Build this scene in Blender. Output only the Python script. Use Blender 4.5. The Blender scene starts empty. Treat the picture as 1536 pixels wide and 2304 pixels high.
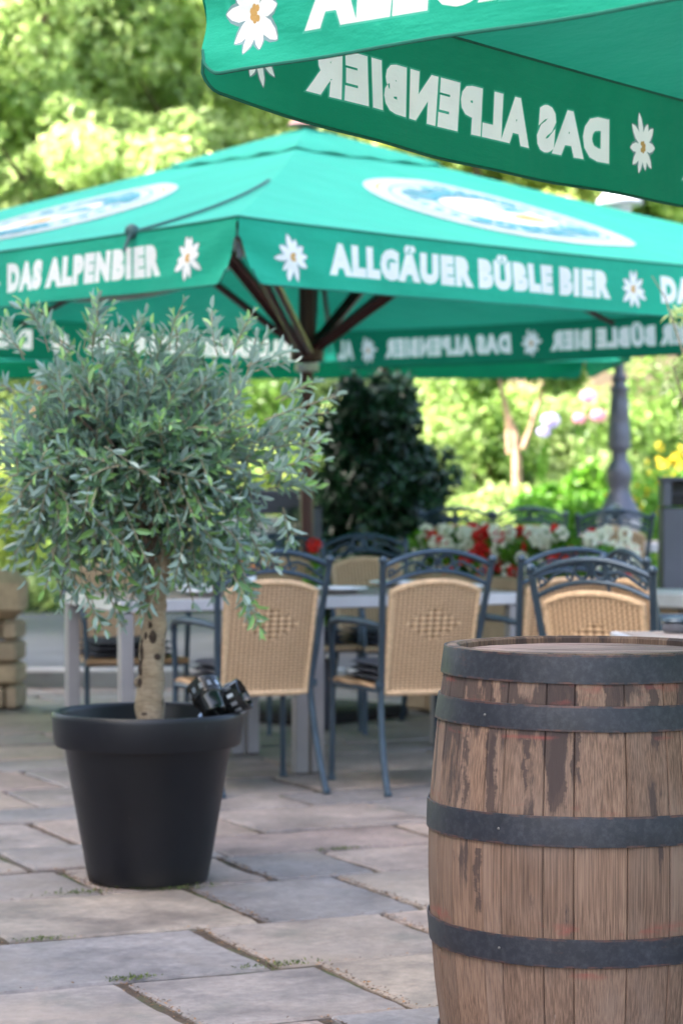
import bpy, math, random
import numpy as np
from mathutils import Vector, Matrix, Euler
R = math.radians
pi = math.pi
random.seed(7)
rng = np.random.default_rng(11)
scene = bpy.context.scene
col = scene.collection
FPX = 5450.0
CAMZ = 1.23

# ------------------------------------------------------------------ camera
cam_d = bpy.data.cameras.new('camera')
cam = bpy.data.objects.new('camera', cam_d)
col.objects.link(cam)
cam_d.sensor_fit = 'VERTICAL'
cam_d.sensor_height = 36.0
cam_d.lens = FPX / 2304 * 36.0
cam.location = (0, 0, CAMZ)
cam.rotation_euler = (R(90 - 0.757), 0, 0)
cam_d.clip_end = 500
cam_d.dof.use_dof = True
cam_d.dof.focus_distance = 4.85
cam_d.dof.aperture_fstop = 4.8
cam_d.dof.aperture_blades = 0
scene.camera = cam

# ------------------------------------------------------------------ light
SUN_EL, SUN_AZ = 47.0, 248.0          # azimuth measured clockwise from +Y
w = bpy.data.worlds.new('World')
scene.world = w
w.use_nodes = True
wn = w.node_tree
bg = wn.nodes['Background']
sky = wn.nodes.new('ShaderNodeTexSky')
sky.sky_type = 'NISHITA'
sky.sun_disc = False
sky.sun_elevation = R(SUN_EL)
sky.sun_rotation = R(SUN_AZ)
sky.air_density = 1.0
sky.dust_density = 6.0
sky.ozone_density = .4
wn.links.new(sky.outputs[0], bg.inputs[0])
bg.inputs[1].default_value = 0.15
sd = bpy.data.lights.new('sun', 'SUN')
sd.energy = 4.0
sd.angle = R(1.0)
sd.color = (1.0, 0.95, 0.87)
so = bpy.data.objects.new('sun', sd)
col.objects.link(so)
el, az = R(SUN_EL), R(SUN_AZ)
to_sun = Vector((math.sin(az) * math.cos(el), math.cos(az) * math.cos(el), math.sin(el)))
so.rotation_euler = to_sun.to_track_quat('Z', 'Y').to_euler()
so.location = to_sun * 30
scene.view_settings.view_transform = 'Standard'
scene.view_settings.look = 'None'
scene.view_settings.exposure = 2.78
scene.view_settings.gamma = 1
scene.cycles.max_bounces = 7
scene.cycles.transparent_max_bounces = 6

# ------------------------------------------------------------------ helpers
def at(px, Y, py=None):
    X = (px - 768) * Y / FPX
    if py is None:
        return X, Y
    return X, Y, CAMZ + (1080 - py) * Y / FPX

class NT:
    def __init__(s, name):
        s.m = bpy.data.materials.new(name)
        s.m.use_nodes = True
        s.t = s.m.node_tree
        s.b = s.t.nodes['Principled BSDF']
        s.out = s.t.nodes['Material Output']
    def n(s, typ, **kw):
        nd = s.t.nodes.new(typ)
        for k, v in kw.items():
            if k.startswith('i_'):
                nd.inputs[k[2:].replace('_', ' ')].default_value = v
            else:
                setattr(nd, k, v)
        return nd
    def l(s, a, b):
        s.t.links.new(a, b)
    def coords(s, scale=(1, 1, 1), which='Object'):
        tc = s.n('ShaderNodeTexCoord')
        mp = s.n('ShaderNodeMapping')
        mp.inputs['Scale'].default_value = scale
        s.l(tc.outputs[which], mp.inputs['Vector'])
        return mp.outputs[0]
    def noise(s, vec, scale, detail=4, rough=.55):
        nd = s.n('ShaderNodeTexNoise')
        nd.inputs['Scale'].default_value = scale
        nd.inputs['Detail'].default_value = detail
        nd.inputs['Roughness'].default_value = rough
        if vec is not None:
            s.l(vec, nd.inputs['Vector'])
        return nd.outputs['Fac']
    def ramp(s, fac, stops):
        r = s.n('ShaderNodeValToRGB')
        e = r.color_ramp.elements
        while len(e) < len(stops):
            e.new(.5)
        for k, (p, c) in enumerate(stops):
            e[k].position = p
            e[k].color = (c[0], c[1], c[2], 1) if not isinstance(c, (int, float)) else (c, c, c, 1)
        s.l(fac, r.inputs[0])
        return r.outputs[0]
    def mix(s, fac, a, b, blend='MIX'):
        m = s.n('ShaderNodeMix', data_type='RGBA', blend_type=blend)
        for sock, v in ((m.inputs[0], fac), (m.inputs[6], a), (m.inputs[7], b)):
            if isinstance(v, (int, float)):
                sock.default_value = v
            elif isinstance(v, tuple):
                sock.default_value = (v[0], v[1], v[2], 1)
            else:
                s.l(v, sock)
        return m.outputs[2]
    def math(s, op, a, b=None, clamp=False):
        m = s.n('ShaderNodeMath', operation=op, use_clamp=clamp)
        for sock, v in ((m.inputs[0], a), (m.inputs[1], b)):
            if v is None:
                continue
            if isinstance(v, (int, float)):
                sock.default_value = v
            else:
                s.l(v, sock)
        return m.outputs[0]
    def bump(s, h, strength=.3, dist=.01):
        b = s.n('ShaderNodeBump')
        b.inputs['Strength'].default_value = strength
        b.inputs['Distance'].default_value = dist
        s.l(h, b.inputs['Height'])
        s.l(b.outputs[0], s.b.inputs['Normal'])
    def attr(s, name='tint'):
        a = s.n('ShaderNodeAttribute')
        a.attribute_name = name
        return a.outputs['Fac']
    def base(s, c):
        if isinstance(c, tuple):
            s.b.inputs['Base Color'].default_value = (c[0], c[1], c[2], 1)
        else:
            s.l(c, s.b.inputs['Base Color'])
    def set(s, rough=.5, metal=0, spec=None):
        s.b.inputs['Roughness'].default_value = rough
        s.b.inputs['Metallic'].default_value = metal
        if spec is not None:
            s.b.inputs['Specular IOR Level'].default_value = spec

def simple(name, c, rough=.5, metal=0, var=.15, scale=8, bump=0, spec=None):
    t = NT(name)
    v = t.coords()
    f = t.noise(v, scale, 5)
    lo = tuple(x * (1 - var) for x in c)
    hi = tuple(min(1, x * (1 + var)) for x in c)
    t.base(t.ramp(f, [(.3, lo), (.7, hi)]))
    t.set(rough, metal, spec)
    if bump:
        t.bump(t.noise(v, scale * 5, 5), bump, .004)
    return t.m

def fabric(name, c, trans=.3, sheen=.1):
    t = NT(name)
    v = t.coords()
    f = t.noise(v, 2.2, 5)
    cc = t.ramp(f, [(.3, tuple(x * .9 for x in c)), (.7, tuple(min(1, x * 1.08) for x in c))])
    fine = t.noise(v, 260, 2)
    t.base(cc)
    t.set(.75, 0, .25)
    t.b.inputs['Sheen Weight'].default_value = sheen
    t.b.inputs['Sheen Roughness'].default_value = .45
    t.b.inputs['Sheen Tint'].default_value = (.35, .85, .90, 1)
    bh = t.math('ADD', t.math('ADD', t.math('MULTIPLY', t.noise(v, 5, 5), 9), t.math('MULTIPLY', t.noise(t.coords((3, 3, 14)), 2, 3), 4)), t.math('MULTIPLY', fine, .5))
    t.bump(bh, .22, .006)
    tr = t.n('ShaderNodeBsdfTranslucent')
    t.l(cc, tr.inputs[0])
    mx = t.n('ShaderNodeMixShader')
    mx.inputs[0].default_value = trans
    t.l(t.b.outputs[0], mx.inputs[1])
    t.l(tr.outputs[0], mx.inputs[2])
    t.l(mx.outputs[0], t.out.inputs[0])
    return t.m

def leafmat(name, stops, under=None, rough=.4, trans=.35):
    t = NT(name)
    tint = t.attr()
    c = t.ramp(tint, stops)
    if under:
        g = t.n('ShaderNodeNewGeometry')
        c = t.mix(g.outputs['Backfacing'], c, under)
    t.base(c)
    t.set(rough, 0, .5)
    tr = t.n('ShaderNodeBsdfTranslucent')
    cc = c if name.startswith('petal') else t.mix(1.0, c, (1.12, 1.18, .95), 'MULTIPLY')
    t.l(cc, tr.inputs[0])
    mx = t.n('ShaderNodeMixShader')
    mx.inputs[0].default_value = trans
    t.l(t.b.outputs[0], mx.inputs[1])
    t.l(tr.outputs[0], mx.inputs[2])
    t.l(mx.outputs[0], t.out.inputs[0])
    return t.m

class MB:
    def __init__(s):
        s.v, s.f, s.mi, s.sm, s.t = [], [], [], [], []
    def add(s, vs, fs, mi=0, smooth=True, tint=.5):
        o = len(s.v)
        s.v.extend([tuple(p) for p in vs])
        for f in fs:
            s.f.append(tuple(i + o for i in f))
            s.mi.append(mi); s.sm.append(smooth); s.t.append(tint)
    def tube(s, pts, r, n=8, mi=0, cap=True, tint=.5, closed=False):
        pts = [Vector(p) for p in pts]
        m = len(pts)
        rr = r if isinstance(r, (list, tuple)) else [r] * m
        vs, fs = [], []
        up = None
        for i, p in enumerate(pts):
            if closed:
                d = pts[(i + 1) % m] - pts[i - 1]
            else:
                d = pts[min(i + 1, m - 1)] - pts[max(i - 1, 0)]
            d.normalize()
            if up is None:
                a = Vector((0, 0, 1)) if abs(d.z) < .9 else Vector((1, 0, 0))
                up = (a - d * a.dot(d)).normalized()
            else:
                up = (up - d * up.dot(d))
                up = up.normalized() if up.length > 1e-6 else d.orthogonal().normalized()
            sd_ = d.cross(up)
            for k in range(n):
                a = 2 * pi * k / n
                vs.append(p + (up * math.cos(a) + sd_ * math.sin(a)) * rr[i])
        for i in range(m if closed else m - 1):
            j = (i + 1) % m
            for k in range(n):
                k2 = (k + 1) % n
                fs.append((i * n + k, i * n + k2, j * n + k2, j * n + k))
        if cap and not closed:
            fs.append(tuple(range(n - 1, -1, -1)))
            fs.append(tuple((m - 1) * n + k for k in range(n)))
        s.add(vs, fs, mi, True, tint)
    def box(s, c, d, rot=None, mi=0, tint=.5, bev=0.0):
        hx, hy, hz = d[0] / 2, d[1] / 2, d[2] / 2
        b = min(bev, hx * .45, hy * .45, hz * .45)
        M = Matrix.Identity(3) if rot is None else Euler(rot).to_matrix()
        c = Vector(c)
        if b <= 0:
            vs = [Vector((x, y, z)) for z in (-hz, hz) for y in (-hy, hy) for x in (-hx, hx)]
            fs = [(0, 2, 3, 1), (4, 5, 7, 6), (0, 1, 5, 4), (2, 6, 7, 3), (0, 4, 6, 2), (1, 3, 7, 5)]
        else:
            rings = []
            vs = []
            for (z, i) in ((-hz, b), (-hz + b, 0), (hz - b, 0), (hz, b)):
                x, y = hx - i, hy - i
                q = b * .6
                rings.append(len(vs))
                for (sx, sy) in ((-1, -1), (1, -1), (1, 1), (-1, 1)):
                    a1 = Vector((sx * x, sy * (y - q), z)); a2 = Vector((sx * (x - q), sy * y, z))
                    if sx * sy > 0: vs += [a1, a2] if False else ([a2, a1] if sx < 0 and sy < 0 and False else [a1, a2])
                    else: vs += [a2, a1]
            # order the ring by angle to be safe
            for k, o in enumerate(rings):
                seg = vs[o:o + 8]
                seg.sort(key=lambda p: math.atan2(p.y / hy, p.x / hx))
                vs[o:o + 8] = seg
            fs = [tuple(range(7, -1, -1)), tuple(rings[3] + k for k in range(8))]
            for k in range(3):
                for j in range(8):
                    j2 = (j + 1) % 8
                    fs.append((rings[k] + j, rings[k] + j2, rings[k + 1] + j2, rings[k + 1] + j))
        s.add([M @ p + c for p in vs], fs, mi, False, tint)
    def lathe(s, prof, c=(0, 0, 0), n=48, mi=0, cap=True, tint=.5):
        vs, fs = [], []
        for (r, z) in prof:
            for k in range(n):
                a = 2 * pi * k / n
                vs.append((c[0] + r * math.cos(a), c[1] + r * math.sin(a), c[2] + z))
        for i in range(len(prof) - 1):
            for k in range(n):
                k2 = (k + 1) % n
                fs.append((i * n + k, i * n + k2, (i + 1) * n + k2, (i + 1) * n + k))
        if cap:
            fs.append(tuple(range(n - 1, -1, -1)))
            fs.append(tuple((len(prof) - 1) * n + k for k in range(n)))
        s.add(vs, fs, mi, True, tint)
    def blob(s, c, r, mi=0, seg=10, rings=7, jit=0.0, tint=.5):
        vs, fs = [], []
        rx, ry, rz = r if isinstance(r, (tuple, list)) else (r, r, r)
        for i in range(rings + 1):
            th = pi * i / rings
            for k in range(seg):
                a = 2 * pi * k / seg
                q = 1 + random.uniform(-jit, jit)
                vs.append((c[0] + rx * q * math.sin(th) * math.cos(a), c[1] + ry * q * math.sin(th) * math.sin(a), c[2] + rz * q * math.cos(th)))
        for i in range(rings):
            for k in range(seg):
                k2 = (k + 1) % seg
                fs.append((i * seg + k, (i + 1) * seg + k, (i + 1) * seg + k2, i * seg + k2))
        s.add(vs, fs, mi, True, tint)
    def build(s, name, mats, parent=None, loc=None, sub=0, bevel=0, autosmooth=True):
        me = bpy.data.meshes.new(name)
        me.from_pydata(s.v, [], s.f)
        if not isinstance(mats, (list, tuple)):
            mats = [mats]
        for m in mats:
            me.materials.append(m)
        me.polygons.foreach_set('material_index', s.mi)
        me.polygons.foreach_set('use_smooth', s.sm)
        a = me.attributes.new('tint', 'FLOAT', 'FACE')
        a.data.foreach_set('value', s.t)
        me.update()
        if autosmooth:
            try:
                me.set_sharp_from_angle(angle=R(42))
            except Exception:
                pass
        o = bpy.data.objects.new(name, me)
        col.objects.link(o)
        if parent is not None:
            o.parent = parent
        if loc is not None:
            o.location = loc
        if bevel:
            b = o.modifiers.new('bevel', 'BEVEL'); b.width = bevel; b.segments = 2; b.limit_method = 'ANGLE'
        if sub:
            m = o.modifiers.new('subsurf', 'SUBSURF'); m.levels = sub; m.render_levels = sub
        return o

def leaf_mesh(name, mat, pos, axis, nrm, L, W, tint, parent=None, fold=.25, kind='olive'):
    """pos, axis, nrm: (N,3); L, W, tint: (N,)"""
    N = len(pos)
    axis = axis / (np.linalg.norm(axis, axis=1, keepdims=True) + 1e-9)
    side = np.cross(axis, nrm); side /= (np.linalg.norm(side, axis=1, keepdims=True) + 1e-9)
    up = np.cross(side, axis)
    L = L[:, None]; W = W[:, None]
    if kind == 'olive':
        pts = [pos,
               pos + axis * L * .33 + side * W * .5 + up * W * fold,
               pos + axis * L * .72 + side * W * .42 + up * W * fold - up * L * .03,
               pos + axis * L - up * L * .08,
               pos + axis * L * .72 - side * W * .42 + up * W * fold - up * L * .03,
               pos + axis * L * .33 - side * W * .5 + up * W * fold]
        faces = [(0, 1, 2, 3), (0, 3, 4, 5)]
    else:
        pts = [pos, pos + axis * L * .45 + side * W * .5 + up * W * fold,
               pos + axis * L, pos + axis * L * .45 - side * W * .5 + up * W * fold]
        faces = [(0, 1, 2), (0, 2, 3)]
    K = len(pts)
    V = np.stack(pts, 1).reshape(-1, 3)
    nf = len(faces); fl = len(faces[0])
    base = (np.arange(N) * K)[:, None, None]
    F = (base + np.array(faces)[None]).reshape(-1)
    me = bpy.data.meshes.new(name)
    me.vertices.add(len(V)); me.vertices.foreach_set('co', V.astype(np.float32).ravel())
    me.loops.add(len(F)); me.loops.foreach_set('vertex_index', F.astype(np.int32))
    me.polygons.add(N * nf)
    me.polygons.foreach_set('loop_start', (np.arange(N * nf) * fl).astype(np.int32))
    me.update(calc_edges=True)
    me.materials.append(mat)
    a = me.attributes.new('tint', 'FLOAT', 'FACE')
    a.data.foreach_set('value', np.repeat(tint, nf).astype(np.float32))
    me.polygons.foreach_set('use_smooth', np.zeros(N * nf, dtype=bool))
    me.validate()
    o = bpy.data.objects.new(name, me)
    col.objects.link(o)
    if parent is not None:
        o.parent = parent
    return o

def tag(o, label=None, cat=None, group=None, kind=None):
    if label: o['label'] = label
    if cat: o['category'] = cat
    if group: o['group'] = group
    if kind: o['kind'] = kind
    return o

def thing(name, label, cat, loc=(0, 0, 0), rz=0, group=None):
    o = bpy.data.objects.new(name, None)
    col.objects.link(o)
    o.empty_display_size = .1
    o.location = loc
    o.rotation_euler = (0, 0, rz)
    return tag(o, label, cat, group)

def copy_tree(o, parent=None):
    c = o.copy()
    col.objects.link(c)
    c.parent = parent
    for ch in [x for x in bpy.data.objects if x.parent == o]:
        copy_tree(ch, c)
    return c

# ------------------------------------------------------------------ materials
M = {}
M['green'] = fabric('green_canvas', (.008, .31, .200), .14, .22)
M['green_valance'] = fabric('green_valance', (.008, .31, .20), .10)
M['white_print'] = fabric('white_print', (.92, .92, .94), .38)
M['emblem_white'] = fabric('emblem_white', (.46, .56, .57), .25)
M['print_edge'] = fabric('print_edge', (.07, .44, .33), .3)
M['print_shadow'] = fabric('print_shadow', (.22, .33, .36), .3)
M['print_blue'] = fabric('print_blue', (.10, .34, .40), .3)
M['print_gold'] = fabric('print_gold', (.62, .36, .12), .3)
M['print_cream'] = fabric('print_cream', (.80, .70, .62), .3)
M['hem'] = simple('hem_green', (.004, .12, .085), .8)
M['pole'] = simple('pole_paint', (.070, .020, .018), .35, .2, .15, 6)
M['pole_bracket'] = simple('bracket_metal', (.45, .45, .46), .35, .8)
M['black_metal'] = simple('black_metal', (.012, .011, .011), .8, 0)
M['chair_metal'] = simple('chair_metal', (.042, .068, .098), .38, .35, .2, 14)
M['table_leg'] = simple('table_leg_paint', (.27, .26, .27), .45, .3, .1, 6)
M['alu'] = simple('aluminium', (.50, .50, .54), .4, .35, .1, 6)
M['lamp_metal'] = simple('lamp_iron', (.11, .11, .135), .45, .4, .25, 10)
M['plinth'] = simple('plinth_stone', (.42, .40, .40), .8, 0, .15, 6, .2)
def pot_mat():
    t = NT('pot_plastic')
    v = t.coords()
    n1 = t.noise(v, 5, 6, .65); n2 = t.noise(t.coords((70, 70, 25)), 1, 4, .6)
    c = t.ramp(n1, [(.35, (.006, .007, .011)), (.7, (.010, .011, .015))])
    c = t.mix(t.ramp(n2, [(.68, 0.0), (.76, .5)]), c, (.035, .036, .040))
    sp = t.n('ShaderNodeSeparateXYZ'); t.l(v, sp.inputs[0])
    lowd = t.math('SUBTRACT', 1.0, t.math('DIVIDE', sp.outputs[2], .07), True)
    c = t.mix(t.math('MULTIPLY', lowd, t.ramp(n1, [(.35, .0), (.65, .6)])), c, (.030, .025, .020))
    t.base(c)
    t.l(t.ramp(n1, [(.3, .36), (.7, .52)]), t.b.inputs['Roughness'])
    t.b.inputs['Specular IOR Level'].default_value = .35
    t.bump(n2, .06, .002)
    return t.m
M['pot'] = pot_mat()
M['glossblack'] = simple('spotlight_black', (.008, .009, .010), .12, 0, .2, 5)
M['chrome'] = simple('spotlight_chrome', (.30, .33, .37), .3, .8)
M['soil'] = simple('soil', (.045, .030, .020), .95, 0, .5, 30, .6)
M['cushion'] = simple('cushion_fabric', (.040, .042, .058), .9, 0, .3, 40, .5)
M['china'] = simple('china', (.75, .76, .80), .25, 0, .05)
M['napkin'] = simple('napkin', (.70, .24, .08), .8, 0, .2, 20)
M['bin'] = simple('bin_metal', (.105, .11, .14), .5, .3, .15, 3)
M['dark_slot'] = simple('slot_dark', (.012, .012, .014), .7)
M['signwhite'] = simple('sign_white', (.50, .56, .60), .5)
M['signdark'] = simple('sign_dark', (.04, .05, .08), .5)
M['postgrey'] = simple('post_grey', (.09, .10, .13), .5)
M['bark'] = simple('bark', (.16, .11, .08), .9, 0, .5, 25, .6)
M['bark_pale'] = simple('bark_pale', (.40, .25, .17), .85, 0, .35, 14, .5)
M['houseplaster'] = simple('house_plaster', (.55, .38, .28), .9, 0, .12, 2, .2)
M['roof'] = simple('roof_tiles', (.30, .12, .07), .85, 0, .3, 5, .4)

def wicker_mat():
    t = NT('wicker')
    tc = t.n('ShaderNodeTexCoord')
    sp = t.n('ShaderNodeSeparateXYZ')
    t.l(tc.outputs['Object'], sp.inputs[0])
    x, z = sp.outputs[0], sp.outputs[2]
    def w(v, k, ph=0.0):
        return t.math('SINE', t.math('ADD', t.math('MULTIPLY', v, k), ph))
    fine = t.math('MULTIPLY', w(x, 2 * pi / .026), w(z, 2 * pi / .020))
    horiz = w(z, 2 * pi / .0115)
    weave = t.math('ADD', t.math('MULTIPLY', w(x, 2 * pi / .019), .38), t.math('ADD', t.math('MULTIPLY', horiz, .45), t.math('MULTIPLY', fine, .22)))
    # diamond figure
    ax = t.math('ABSOLUTE', x)
    az_ = t.math('MULTIPLY', t.math('ABSOLUTE', t.math('SUBTRACT', z, .665)), 1.75)
    dia = t.math('LESS_THAN', t.math('ADD', ax, az_), .120)
    big = t.math('MULTIPLY', w(t.math('ADD', x, t.math('MULTIPLY', t.math('SUBTRACT', z, .665), 1.5)), 2 * pi / .062), w(t.math('SUBTRACT', x, t.math('MULTIPLY', t.math('SUBTRACT', z, .665), 1.5)), 2 * pi / .062))
    mm = t.n('ShaderNodeMix', data_type='FLOAT')
    t.l(dia, mm.inputs[0]); t.l(weave, mm.inputs[2])
    t.l(t.math('ADD', t.math('MULTIPLY', big, .85), t.math('MULTIPLY', weave, .3)), mm.inputs[3])
    h = mm.outputs[0]
    h = t.math('MULTIPLY', h, 1.3)
    f = t.math('ADD', t.math('MULTIPLY', h, .5), .5)
    c = t.ramp(f, [(.15, (.13, .068, .032)), (.5, (.44, .275, .150)), (.8, (.72, .49, .30))])
    nz = t.noise(tc.outputs['Object'], 18, 4)
    c = t.mix(.12, c, t.ramp(nz, [(.3, (.30, .19, .11)), (.7, (.60, .43, .29))]))
    t.base(c)
    t.set(.55, 0, .4)
    t.bump(h, .6, .004)
    return t.m
M['wicker'] = wicker_mat()
M['wicker_rim'] = simple('wicker_rim', (.60, .41, .25), .55, 0, .2, 60, .3)

def barrel_wood():
    t = NT('barrel_wood')
    v = t.coords((1, 1, 1))
    vs = t.coords((60, 60, 3.2))
    vf = t.coords((330, 330, 6.0))
    tint = t.attr()
    # every stave gets its own piece of grain
    cb = t.n('ShaderNodeCombineXYZ')
    t.l(t.math('MULTIPLY', tint, 37.0), cb.inputs[0]); t.l(t.math('MULTIPLY', tint, 91.0), cb.inputs[2])
    def sh(vec):
        a = t.n('ShaderNodeVectorMath', operation='ADD')
        t.l(vec, a.inputs[0]); t.l(cb.outputs[0], a.inputs[1])
        return a.outputs[0]
    g1 = t.noise(sh(vs), 1.0, 8, .65)
    g2 = t.noise(sh(vf), 1.0, 5, .6)
    c = t.ramp(g1, [(.25, (.105, .068, .052)), (.5, (.185, .122, .092)), (.78, (.27, .186, .143))])
    c = t.mix(.62, c, t.ramp(g2, [(.34, (.060, .036, .026)), (.5, (.185, .115, .080)), (.66, (.30, .198, .140))]))
    c = t.mix(.5, c, t.ramp(tint, [(0, (.34, .29, .29)), (.5, (.58, .53, .52)), (1, (.82, .76, .74))]), 'MULTIPLY')
    # broad weathering patches, cooler and greyer
    n3 = t.noise(sh(t.coords((7, 7, 3))), 1.0, 5, .6)
    c = t.mix(t.ramp(n3, [(.45, 0.0), (.7, .55)]), c, (.20, .145, .12))
    # long dark wine stains that run down under the hoops
    n4 = t.noise(t.coords((16, 16, 3.4)), 1.0, 7, .6)
    sp = t.n('ShaderNodeSeparateXYZ'); t.l(v, sp.inputs[0])
    hz = t.ramp(sp.outputs[2], [(.0, .0), (.35, .03), (.56, .10), (.80, .17)])
    st = t.ramp(t.math('ADD', n4, hz), [(.675, 0.0), (.72, .85)])
    c = t.mix(st, c, (.040, .028, .028))
    # the long wine runs on the front of the cask
    wob = t.math('MULTIPLY', t.math('SUBTRACT', t.noise(t.coords((1, 1, 9)), 2.0, 4, .6), .5), .050)
    edge = t.math('MULTIPLY', t.math('SUBTRACT', t.noise(t.coords((90, 90, 16)), 1.0, 5, .65), .5), .030)
    allm = None
    for (x0, w0, za, zb_) in ((-.216, .010, .55, .84), (-.088, .019, .58, .84), (-.052, .009, .64, .84), (-.262, .006, .56, .74), (-.238, .006, .37, .50), (-.150, .006, .60, .72), (.10, .012, .70, .84), (.19, .008, .60, .84), (-.245, .014, .72, .84), (.02, .016, .725, .84)):
        d = t.math('ABSOLUTE', t.math('SUBTRACT', t.math('ADD', sp.outputs[0], wob), x0))
        k_ = t.math('SUBTRACT', t.math('ADD', w0, edge), d)
        k_ = t.math('MULTIPLY', k_, 260.0, True)
        lo_ = t.math('MULTIPLY', t.math('SUBTRACT', t.math('ADD', sp.outputs[2], t.math('MULTIPLY', edge, 3.0)), za), 60.0, True)
        hi_ = t.math('LESS_THAN', sp.outputs[2], zb_)
        k_ = t.math('MULTIPLY', t.math('MULTIPLY', k_, lo_), hi_)
        allm = k_ if allm is None else t.math('MAXIMUM', allm, k_)
    front = t.math('LESS_THAN', sp.outputs[1], 0.0)
    allm = t.math('MULTIPLY', t.math('MULTIPLY', allm, front), .82)
    c = t.mix(allm, c, (.040, .027, .027))
    # knocks and pale scratches
    n5 = t.noise(t.coords((60, 60, 12)), 1.0, 3, .5)
    c = t.mix(t.ramp(n5, [(.74, 0.0), (.78, .45)]), c, (.42, .36, .33))
    # red paint traces next to the hoops
    n6 = t.noise(t.coords((9, 9, 18)), 1.0, 5, .6)
    red = None
    for zz, ww in ((.822, .012), (.797, .012), (.588, .012), (.352, .018), (.268, .014), (.725, .006)):
        d = t.math('ABSOLUTE', t.math('SUBTRACT', sp.outputs[2], zz))
        m_ = t.math('SUBTRACT', 1.0, t.math('DIVIDE', d, ww), True)
        red = m_ if red is None else t.math('MAXIMUM', red, m_)
    rf = t.math('MULTIPLY', red, t.ramp(n6, [(.54, 0.0), (.68, .75)]))
    c = t.mix(rf, c, (.22, .045, .040))
    t.base(c)
    t.set(.72, 0, .35)
    t.bump(t.math('ADD', t.math('MULTIPLY', g2, .7), g1), .5, .004)
    return t.m
M['barrel_wood'] = barrel_wood()

def hoop_mat():
    t = NT('hoop_steel')
    v = t.coords()
    n1 = t.noise(v, 14, 8, .6)
    n2 = t.noise(v, 70, 5, .7)
    c = t.ramp(n1, [(.3, (.009, .011, .019)), (.6, (.020, .024, .038)), (.8, (.070, .076, .10))])
    c = t.mix(.3, c, t.ramp(n2, [(.45, (.014, .016, .022)), (.72, (.085, .088, .10))]))
    n3 = t.noise(t.coords((6, 6, 20)), 1, 6, .7)
    c = t.mix(t.ramp(n3, [(.62, 0.0), (.72, .5)]), c, (.12, .045, .028))
    n5 = t.noise(t.coords((1, 1, 1)), 9, 2, .4)
    c = t.mix(t.ramp(n5, [(.735, 0.0), (.75, .7)]), c, (.34, .05, .035))
    e = t.math('MULTIPLY', t.attr(), t.ramp(t.noise(v, 40, 4), [(.42, .0), (.66, .8)]))
    c = t.mix(e, c, (.10, .045, .036))
    t.base(c)
    t.l(t.ramp(n1, [(.3, .42), (.7, .62)]), t.b.inputs['Roughness'])
    t.b.inputs['Metallic'].default_value = .2
    t.bump(t.math('ADD', n1, t.math('MULTIPLY', n2, .3)), .2, .002)
    return t.m
M['hoop'] = hoop_mat()
M['rivet'] = simple('rivet_steel', (.16, .15, .15), .4, .6)

def head_mat():
    t = NT('barrel_head')
    vs = t.coords((3, 60, 30))
    g = t.noise(vs, 1, 6, .6)
    c = t.ramp(g, [(.3, (.15, .10, .095)), (.6, (.36, .265, .25)), (.8, (.52, .42, .40))])
    n = t.noise(t.coords((3, 9, 9)), 1, 5)
    c = t.mix(t.ramp(n, [(.5, 0.0), (.65, .6)]), c, (.11, .095, .09))
    t.base(c); t.set(.85, 0, .15); t.bump(g, .3, .003)
    return t.m
M['head'] = head_mat()

def slab_mat():
    t = NT('flagstone')
    v = t.coords()
    tint = t.attr()
    cb = t.n('ShaderNodeCombineXYZ')
    t.l(t.math('MULTIPLY', tint, 53.0), cb.inputs[2])
    a = t.n('ShaderNodeVectorMath', operation='ADD')
    t.l(v, a.inputs[0]); t.l(cb.outputs[0], a.inputs[1])
    vv = a.outputs[0]
    base = t.ramp(tint, [(0, (.235, .182, .166)), (.2, (.285, .226, .194)), (.4, (.215, .188, .180)), (.6, (.31, .248, .192)), (.8, (.180, .170, .176)), (1, (.265, .218, .196))])
    n1 = t.noise(vv, 3.2, 7, .62)
    c = t.mix(.8, base, t.ramp(n1, [(.30, (.40, .38, .41)), (.5, (.92, .91, .92)), (.70, (1.30, 1.27, 1.24))]), 'MULTIPLY')
    n2 = t.noise(vv, 34, 6, .7)
    c = t.mix(.75, c, t.ramp(n2, [(.3, (.62, .62, .62)), (.7, (1.22, 1.22, 1.22))]), 'MULTIPLY')
    n8 = t.noise(vv, 11, 7, .75)
    c = t.mix(.6, c, t.ramp(n8, [(.32, (.62, .60, .60)), (.6, (1.12, 1.12, 1.12))]), 'MULTIPLY')
    n3 = t.noise(vv, 1.7, 4, .5)
    c = t.mix(t.ramp(n3, [(.52, 0.0), (.72, .55)]), c, (.25, .192, .150))
    n4 = t.noise(v, 2.4, 6, .7)
    c = t.mix(t.ramp(n4, [(.57, 0.0), (.68, .55)]), c, (.095, .095, .082))
    n6 = t.noise(v, 110, 2, .5)
    c = t.mix(t.ramp(n6, [(.70, 0.0), (.74, .5)]), c, (.12, .11, .11))
    t.base(c)
    t.l(t.ramp(n1, [(.3, .55), (.7, .75)]), t.b.inputs['Roughness'])
    t.bump(t.math('ADD', t.math('MULTIPLY', n1, 3), t.math('ADD', n2, t.math('MULTIPLY', n3, 3))), .45, .006)
    return t.m
M['slab'] = slab_mat()

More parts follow.
